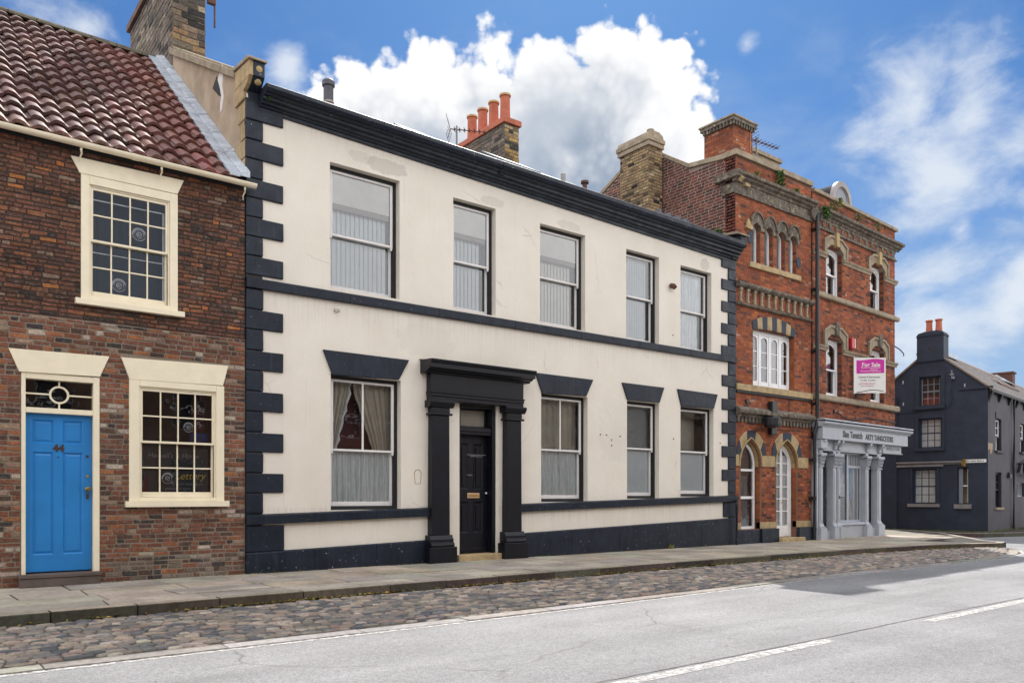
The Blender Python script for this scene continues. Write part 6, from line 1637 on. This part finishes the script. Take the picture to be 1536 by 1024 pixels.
    q = MB(); q.prism([(.02,3.06),(.62,3.05),(.60,2.85),(.50,2.70),(.30,2.68),(.26,2.86),(.03,2.80)][::-1], -.003, .01); q.build('render_patch', M['tanrender'], H5)
    q = MB(); q.box(1.0,1.7,-.025,.0,3.98,4.20); q.build('lintel', M['purple'], H5, .006)
corner_house()

# ================================================================== the row across the street (it shows in the window panes)
def opposite_row():
    T = thing('brick_terrace', 'brown brick terrace across the street behind the viewer, mirrored in the window panes', 'house', (10, -15.6, 0))
    w = MB(); XA, XB = -30.0, 34.0
    ws = []
    for i in range(16):
        x = XA+1.4+i*4.0
        ws += [(x,x+1.05,0.9,2.4),(x,x+1.05,3.5,4.9),(x+2.0,x+3.05,3.5,4.9),(x+2.0,x+2.95,0.0,2.4)]
    wall_sheet(w, XA, XB, -.2, 5.6, ws, 0.0, .25)
    w.v = [(x, -y, z) for x, y, z in w.v]
    w.box(XA, XB, -8.2, -8.0, -.2, 5.5)
    w.build('wall', M['browbrick'], T)
    r = MB(); r.prism_x([(.3,5.5),(-4.2,8.4),(-8.5,5.5)], XA, XB); r.build('roof', M['plainroof'], T)
    for (a, b, c, d) in ws:
        f = MB(); f.box(a, a+.07, -.20, -.12, c, d); f.box(b-.07, b, -.20, -.12, c, d); f.box(a+.07, b-.07, -.2, -.12, d-.07, d); f.box(a+.07, b-.07, -.2, -.12, c, c+.07); f.box(a+.07, b-.07, -.2, -.12, (c+d)/2-.03, (c+d)/2+.03)
        wn = f.build('window', M['white'], T)
        MB().add([(a,-.18,c),(b,-.18,c),(b,-.18,d),(a,-.18,d)], [(0,1,2,3)]).build('glass', M['chalkboard'], wn)
    for x in (-24,-12,0,12,24):
        c = MB(); c.box(x-.9, x+.9, -4.6, -3.8, 7.5, 9.5); ch = c.build('chimney', M['browbrick'], T)
        for k in range(3): MB().lathe([(.13,9.5),(.11,10.0)], x-.5+k*.5, -4.2, 10).build('chimney_pot', M['terracotta'], ch)
opposite_row()

# ================================================================== television aerials
def aerial(name, label, base, h, parts, rotz):
    T = thing(name, label, 'aerial', base, rotz, 'television aerials')
    m = MB(); m.tube([(0,0,0),(0,0,h)], .022, 8); m.build('mast', M['alu'], T)
    b = MB()
    z = h*.93
    b.tube([(-.15,0,z),(.75,0,z-.10)], .012, 6)
    for i in range(7):
        x = -.05+i*.12; zz = z-.10*(x+.15)/.9
        b.tube([(x,-.14,zz),(x,.14,zz)], .008, 5); b.tube([(x-.01,0,zz-.03),(x+.01,0,zz+.03)], .016, 5)
    for k in range(-3, 4): b.tube([(-.16-.02*abs(k),-.32,z+k*.075),(-.16-.02*abs(k),.32,z+k*.075)], .006, 5)
    b.tube([(-.22,0,z-.24),(-.16,0,z),(-.22,0,z+.24)], .008, 5)
    b.build('antenna', M['rust'], T)
aerial('television_aerial', 'rooftop aerial on a white mast behind the red brick parapet', (18.15, .45, 9.5), 1.25, 0, R(-15))
aerial('television_aerial', 'leaning aerial beside the stone chimney with four red pots', (10.78, 3.75, 9.15), 1.0, 0, R(-40))
T = thing('chimney_bracket', 'rusty aerial bracket and pole strapped to the big stone chimney', 'bracket', (5.02, 4.1, 11.0))
MB().tube([(.12,0,-.35),(.12,0,1.4)], .02, 8).build('pole', M['rust'], T)
MB().box(-.02,.14,-.03,.05,.10,.26).build('clamp', M['rust'], T, .01)

# ================================================================== weeds, moss, litter
def leaves(name, label, base, rad, n, size, cols, up=1.0, seed=0, group='weeds rooted in the masonry', cat='weed', normal=(0,-1,0)):
    rr = random.Random(seed)
    T = thing(name, label, cat, base, 0, group)
    st = MB(); lf = MB()
    for i in range(max(4, n//16)):
        a = rr.uniform(0, 6.28); q = Vector((rad[0]*math.cos(a)*rr.random(), -abs(rad[1]*math.sin(a))*rr.random(), rad[2]*rr.uniform(.4,1.0)))
        st.tube([(0,0,0), tuple(q*.5+Vector((0,-.01,.01))), tuple(q)], [.006,.004,.002], 4)
    for i in range(n):
        p = Vector((rad[0]*rr.gauss(0,.45), -abs(rad[1]*rr.gauss(0,.5)), rad[2]*rr.random()**.8))
        d = Vector((rr.uniform(-1,1), rr.uniform(-1,.4), rr.uniform(-.5,1))).normalized(); u = d.cross(Vector((rr.uniform(-1,1), rr.uniform(-1,1), rr.uniform(-1,1)))).normalized()
        s = size*rr.uniform(.6,1.3); c = rr.choice(cols); k = rr.uniform(.7,1.3); c = tuple(x*k for x in c)
        lf.add([tuple(p-d*s*.5), tuple(p+u*s*.32), tuple(p+d*s*.6), tuple(p-u*s*.32)], [(0,1,2,3)], c)
    st.build('stem', paint('stem_green', (.07,.09,.03), .8), T) if seed == 0 else st.build('stem', bpy.data.materials['stem_green'], T)
    lf.build('foliage', M['leafmat'], T)
G1 = [(.045,.105,.018),(.03,.075,.014),(.07,.13,.025)]; G2 = [(.20,.19,.035),(.14,.15,.03),(.26,.22,.05)]; G3 = [(.13,.12,.045),(.20,.17,.08),(.08,.10,.03)]
leaves('weed', 'dark green ivy-like weed climbing the red parapet near the corner chimney', (18.42,-.09,9.30), (.14,.08,.42), 240, .07, G1, seed=0)
leaves('weed', 'bushy green weed beside the swan-neck outlet of the black drainpipe', (20.36,-.22,8.86), (.16,.12,.30), 200, .07, G1, seed=1)
leaves('weed', 'green tuft at the foot of the brick flank behind the navy cornice end', (16.35,.35,7.68), (.20,.12,.20), 170, .06, G1, seed=2)
leaves('weed', 'small dark tuft on the sooty cornice under the red corner chimney', (17.25,-.16,9.28), (.09,.07,.12), 60, .05, G1, seed=3)
leaves('weed', 'low green tuft on the cornice between the ivy and the drainpipe', (19.02,-.16,9.27), (.13,.07,.13), 80, .05, G1, seed=4)
leaves('weed', 'yellowing weed on the parapet just left of the arched dormer', (21.35,-.08,9.42), (.10,.08,.28), 110, .055, G2, seed=5)
leaves('weed', 'straw-coloured weed on the shop cornice right of the drainpipe', (20.85,-.16,9.22), (.30,.10,.22), 140, .05, G3, seed=6)
leaves('weed', 'scrubby grey-green weed half way along the shop cornice', (22.3,-.08,9.24), (.34,.10,.20), 150, .05, G3, seed=7)
leaves('weed', 'pale dry tuft near the far end of the shop cornice', (23.6,0.0,9.22), (.22,.10,.22), 110, .05, G3, seed=8)
leaves('weed', 'yellow-green weed growing from the navy plinth foot near the far drainpipe', (14.1,-.06,-.01), (.10,.10,.10), 70, .04, G2, seed=9)
leaves('weed', 'thin green grass blades hanging from the navy kneeler above the cottage gutter', (4.62,-.20,7.33), (.05,.05,.20), 50, .06, G1, seed=10)
def litter(name, label, fn, n, cols, size, seed):
    rr = random.Random(seed); m = MB()
    for i in range(n):
        x, y, z = fn(rr); s = size*rr.uniform(.5,1.3); a = rr.uniform(0,6.28); c = rr.choice(cols); k = rr.uniform(.7,1.3)
        dx, dy = s*math.cos(a), s*math.sin(a)
        m.add([(x-dx,y-dy,z),(x+dy*.5,y-dx*.5,z+s*rr.uniform(0,.7)),(x+dx,y+dy,z+s*rr.uniform(0,.4)),(x-dy*.5,y+dx*.5,z+s*rr.uniform(.1,.6))], [(0,1,2,3)], tuple(q*k for q in c))
    o = m.build(name, M['leafmat']); o['kind'] = 'stuff'; o['label'] = label; o['category'] = cat_(label)
def cat_(l): return 'moss' if 'moss' in l else 'leaf litter'
LC = [(.30,.22,.04),(.22,.14,.035),(.16,.17,.04),(.10,.09,.03)]
def clump(rr, n=17):
    c = rr.randrange(n); return (math.sin(c*12.9898)*43758.5453) % 1.0
litter('leaf_litter', 'yellow leaf litter and weeds lying along the foot of the kerb', lambda rr: (lambda x: (x, poly_y(KERB, x)-abs(rr.gauss(0,.035))-.005, -.095))(.5+21.5*clump(rr, 60)+rr.gauss(0,.25)), 1500, LC, .032, 31)
litter('moss', 'yellow-green moss and crumbs along the foot of the house walls', lambda rr: (lambda x: (x, -.065-abs(rr.gauss(0,.02)), .002))(2.4+14.1*clump(rr, 50)+rr.gauss(0,.22)), 800, LC, .016, 32)
def darkfoot(rr):
    t = rr.random(); a = R(8.2)
    if t < .55:
        y = 3.3*rr.random(); x = -.03-abs(rr.gauss(0,.05))
    else:
        x = 6*rr.random(); y = -.03-abs(rr.gauss(0,.05))
    return (29.94+x*math.cos(a)-y*math.sin(a), -.643+x*math.sin(a)+y*math.cos(a), -.02)
litter('moss', 'fresh green moss at the foot of the dark corner house', darkfoot, 900, [(.10,.16,.02),(.14,.19,.03)], .035, 33)

# ================================================================== sky, sun, camera
SUN_AZ, SUN_EL = 44.0, 50.0     # azimuth clockwise from +y (into the houses), elevation
def make_world():
    w = bpy.data.worlds.new('World'); scene.world = w; w.use_nodes = True
    nt = w.node_tree; nt.nodes.clear()
    out = N(nt, 'ShaderNodeOutputWorld'); bg = N(nt, 'ShaderNodeBackground'); L(nt, bg.outputs[0], out.inputs[0])
    sky = N(nt, 'ShaderNodeTexSky', sky_type='NISHITA'); sky.sun_disc = False
    sky.sun_elevation = R(SUN_EL); sky.sun_rotation = R(SUN_AZ); sky.altitude = 50; sky.air_density = 1.0; sky.dust_density = 0.6; sky.ozone_density = 1.5
    tc = N(nt, 'ShaderNodeTexCoord'); d = tc.outputs['Generated']
    def math_(op, a, b=None, c=None, clamp=False):
        n = N(nt, 'ShaderNodeMath', operation=op); n.use_clamp = clamp
        for i, v in enumerate((a, b, c)):
            if v is None: continue
            if hasattr(v, 'is_linked'): L(nt, v, n.inputs[i])
            else: n.inputs[i].default_value = v
        return n.outputs[0]
    def dirv(az, el): return (math.sin(R(az))*math.cos(R(el)), math.cos(R(az))*math.cos(R(el)), math.sin(R(el)))
    def vadd(scale, vec, src):
        n = N(nt, 'ShaderNodeVectorMath', operation='MULTIPLY_ADD'); L(nt, vec, n.inputs[0]); n.inputs[1].default_value = scale; L(nt, src, n.inputs[2]); return n.outputs[0]
    def nz(scale, detail, rough=.55, vec=None, dist=0.0):
        n = N(nt, 'ShaderNodeTexNoise'); n.inputs['Scale'].default_value = scale; n.inputs['Detail'].default_value = detail; n.inputs['Roughness'].default_value = rough; n.inputs['Distortion'].default_value = dist
        L(nt, vec if vec is not None else d, n.inputs['Vector']); return n
    def blobs(lst, vec, k=.25, unit=None):
        acc = None
        for az, el, r in lst:
            dn = N(nt, 'ShaderNodeVectorMath', operation='DISTANCE'); L(nt, vec, dn.inputs[0]); dn.inputs[1].default_value = dirv(az, el)
            v = math_('MULTIPLY_ADD', dn.outputs['Value'], -1.0/R(r), 1.0) if unit is None else math_('MULTIPLY_ADD', dn.outputs['Value'], -1.0/R(unit), r/unit)
            acc = v if acc is None else math_('SMOOTH_MAX', acc, v, k)
        return acc
    def sm(v, a, b):
        n = N(nt, 'ShaderNodeMapRange', interpolation_type='SMOOTHSTEP'); L(nt, v, n.inputs[0]); n.inputs[1].default_value = a; n.inputs[2].default_value = b; return n.outputs[0]
    CUM = [(28.0,26.1,3.0),(25.3,24.3,2.3),(30.8,27.8,2.2),(34.2,27.5,2.8),(36.6,29.6,1.3),(36.2,30.9,.75),(34.6,24.8,4.8),(29.9,23.7,4.0),(40.4,27.9,2.3),(44.2,28.5,2.4),(44.4,29.8,1.2),(47.0,27.1,3.1),(49.4,28.2,1.7),(49.8,26.3,2.2),(40.9,24.3,5.0),(47.0,23.2,4.8),(49.9,23.8,2.2),(43.2,21.5,5.6),(36.5,21.5,5.0),(50.6,21.5,2.5)]
    warp = nz(9, 3)
    wv = N(nt, 'ShaderNodeVectorMath', operation='SUBTRACT'); L(nt, warp.outputs[1], wv.inputs[0]); wv.inputs[1].default_value = (.5,.5,.5)
    dw = vadd((.035,.035,.035), wv.outputs[0], d)
    B = blobs(CUM, dw, .35, 2.0)
    vo = N(nt, 'ShaderNodeTexVoronoi', feature='F1'); vo.inputs['Scale'].default_value = 26; vo.inputs['Detail'].default_value = 2; vo.inputs['Roughness'].default_value = .6; L(nt, dw, vo.inputs['Vector'])
    n1 = nz(26, 9, .62); n2 = nz(6.0, 4, .5)
    D = math_('ADD', math_('MULTIPLY', B, 1.5), math_('MULTIPLY_ADD', n1.outputs[0], 1.9, -.95))
    D = math_('ADD', D, math_('MULTIPLY_ADD', vo.outputs['Distance'], -1.1, .95))
    a1 = sm(D, -.08, .48)
    # shading of the cumulus: shaded bellies against sun-caught rims
    GREY = [(42.8,24.2,3.6),(39.0,21.8,4.2),(28.3,22.6,2.9),(45.6,26.0,1.3),(32.0,22.8,2.9),(44.6,20.5,4.6),(35.2,26.2,.9)]
    Gb = blobs(GREY, dw, .5, 4.0)
    gs = math_('ADD', Gb, math_('MULTIPLY_ADD', n2.outputs[0], 1.9, -.95))
    gs = math_('ADD', gs, math_('MULTIPLY_ADD', vo.outputs['Distance'], .45, -.18))
    g1 = sm(gs, -.25, 1.15)
    # thin high cloud
    st = N(nt, 'ShaderNodeMapping'); st.vector_type = 'POINT'; st.inputs['Scale'].default_value = (1.0,1.0,1.7); st.inputs['Rotation'].default_value = (R(12),R(-18),0); L(nt, d, st.inputs[0])
    n3 = nz(9, 8, .58, st.outputs[0], .25)
    WIS = [(72.0,17.5,3.0),(64.6,23.0,4.4),(67.8,22.4,4.6),(66.5,19.6,5.2),(70.6,20.0,4.4),(7.2,27.3,4.6),(9.6,27.3,2.4),(22.3,27.4,1.7),(54.3,28.6,1.1),(51.3,29.0,.6),(66.0,10.6,7.6),(70.2,12.4,4.6),(70.6,13.6,1.9),(67.3,16.2,1.4),(75.5,21,6)]
    Wb = blobs(WIS, d, .3)
    a2 = sm(math_('ADD', Wb, math_('MULTIPLY_ADD', n3.outputs[0], 2.7, -1.48)), .0, 1.05)
    a2 = math_('MULTIPLY', a2, .80)
    # veil of haze near the horizon and bright cloud added outside the view to fill the shaded fronts
    sep = N(nt, 'ShaderNodeSeparateXYZ'); L(nt, d, sep.inputs[0])
    veil = math_('MULTIPLY', sm(math_('ADD', sep.outputs[2], math_('MULTIPLY_ADD', n3.outputs[0], -.55, .27)), .50, .02), .80)
    fwd = N(nt, 'ShaderNodeVectorMath', operation='DOT_PRODUCT'); L(nt, d, fwd.inputs[0]); fwd.inputs[1].default_value = dirv(40, 15)
    n4 = nz(3.2, 8, .6)
    back = math_('MULTIPLY', sm(fwd.outputs['Value'], .74, .34), sm(n4.outputs[0], .38, .56))
    MIRROR_BANK = [(151,17,12),(138,15,12),(125,13,11),(112,12,10)]  # cloud bank added behind the camera to whiten the upper panes
    Bb = blobs(MIRROR_BANK, d, .3)
    mirror_bank = sm(math_('ADD', Bb, math_('MULTIPLY_ADD', n4.outputs[0], 1.2, -.6)), -.05, .35)
    MIRROR_GAP = [(168,15,10)]  # clear patch added in that cloud to darken the cottage panes
    mirror_gap = sm(blobs(MIRROR_GAP, d, .3), 0.0, .5)
    back = math_('MAXIMUM', math_('MULTIPLY', back, math_('MULTIPLY_ADD', mirror_gap, -.72, 1.0)), mirror_bank)
    S = SKY
    def mixc(f, a, b): return mix(nt, f, a, b)
    sc = N(nt, 'ShaderNodeVectorMath', operation='MULTIPLY'); L(nt, sky.outputs[0], sc.inputs[0]); sc.inputs[1].default_value = S['tint']
    c = sc.outputs[0]
    c = mixc(veil, c, S['veil']); c = mixc(a2, c, S['wisp'])
    gc = mixc(sm(n2.outputs[0], .36, .62), S['grey'], S['grey2'])
    cum = mixc(g1, S['white'], gc)
    c = mixc(a1, c, cum)
    c = mixc(back, c, S['back'])
    L(nt, c, bg.inputs[0]); bg.inputs[1].default_value = S['strength']
SKY = dict(strength=0.10, tint=(0.175, 0.325, 0.495), veil=(2.45,3.05,3.9), wisp=(4.3,4.55,4.85), white=(5.4,5.4,5.4), grey=(1.45,1.85,2.5), grey2=(2.7,3.0,3.45), back=(13.6,13.4,13.2))
make_world()

sl = bpy.data.lights.new('sun', 'SUN'); sl.energy = 3.6; sl.angle = R(0.55); sl.color = (1.0, 0.95, 0.88)
so = bpy.data.objects.new('sun', sl); COL.objects.link(so)
sd = Vector((math.sin(R(SUN_AZ))*math.cos(R(SUN_EL)), math.cos(R(SUN_AZ))*math.cos(R(SUN_EL)), math.sin(R(SUN_EL))))
so.rotation_euler = sd.to_track_quat('Z', 'Y').to_euler(); so.location = (10, 10, 30)

cam = bpy.data.cameras.new('camera'); cam.sensor_width = 36.0; cam.lens = 28.0; cam.shift_x = 0.0; cam.shift_y = 0.151
cam.clip_start = 0.05; cam.clip_end = 3000
co_ = bpy.data.objects.new('camera', cam); COL.objects.link(co_)
co_.location = (0, -12.28, 1.2); co_.rotation_euler = (R(90), 0, R(-37.894))
scene.camera = co_
vs_ = scene.view_settings; vs_.view_transform = 'Standard'; vs_.look = 'None'; vs_.gamma = 1.0; vs_.exposure = 0.98
scene.cycles.max_bounces = 6; scene.cycles.diffuse_bounces = 3; scene.cycles.glossy_bounces = 3; scene.cycles.transparent_max_bounces = 12; scene.cycles.use_denoising = True
scene.cycles.caustics_reflective = False; scene.cycles.caustics_refractive = False
for o in list(bpy.data.objects):
    if '_abs' in o.keys(): del o['_abs']
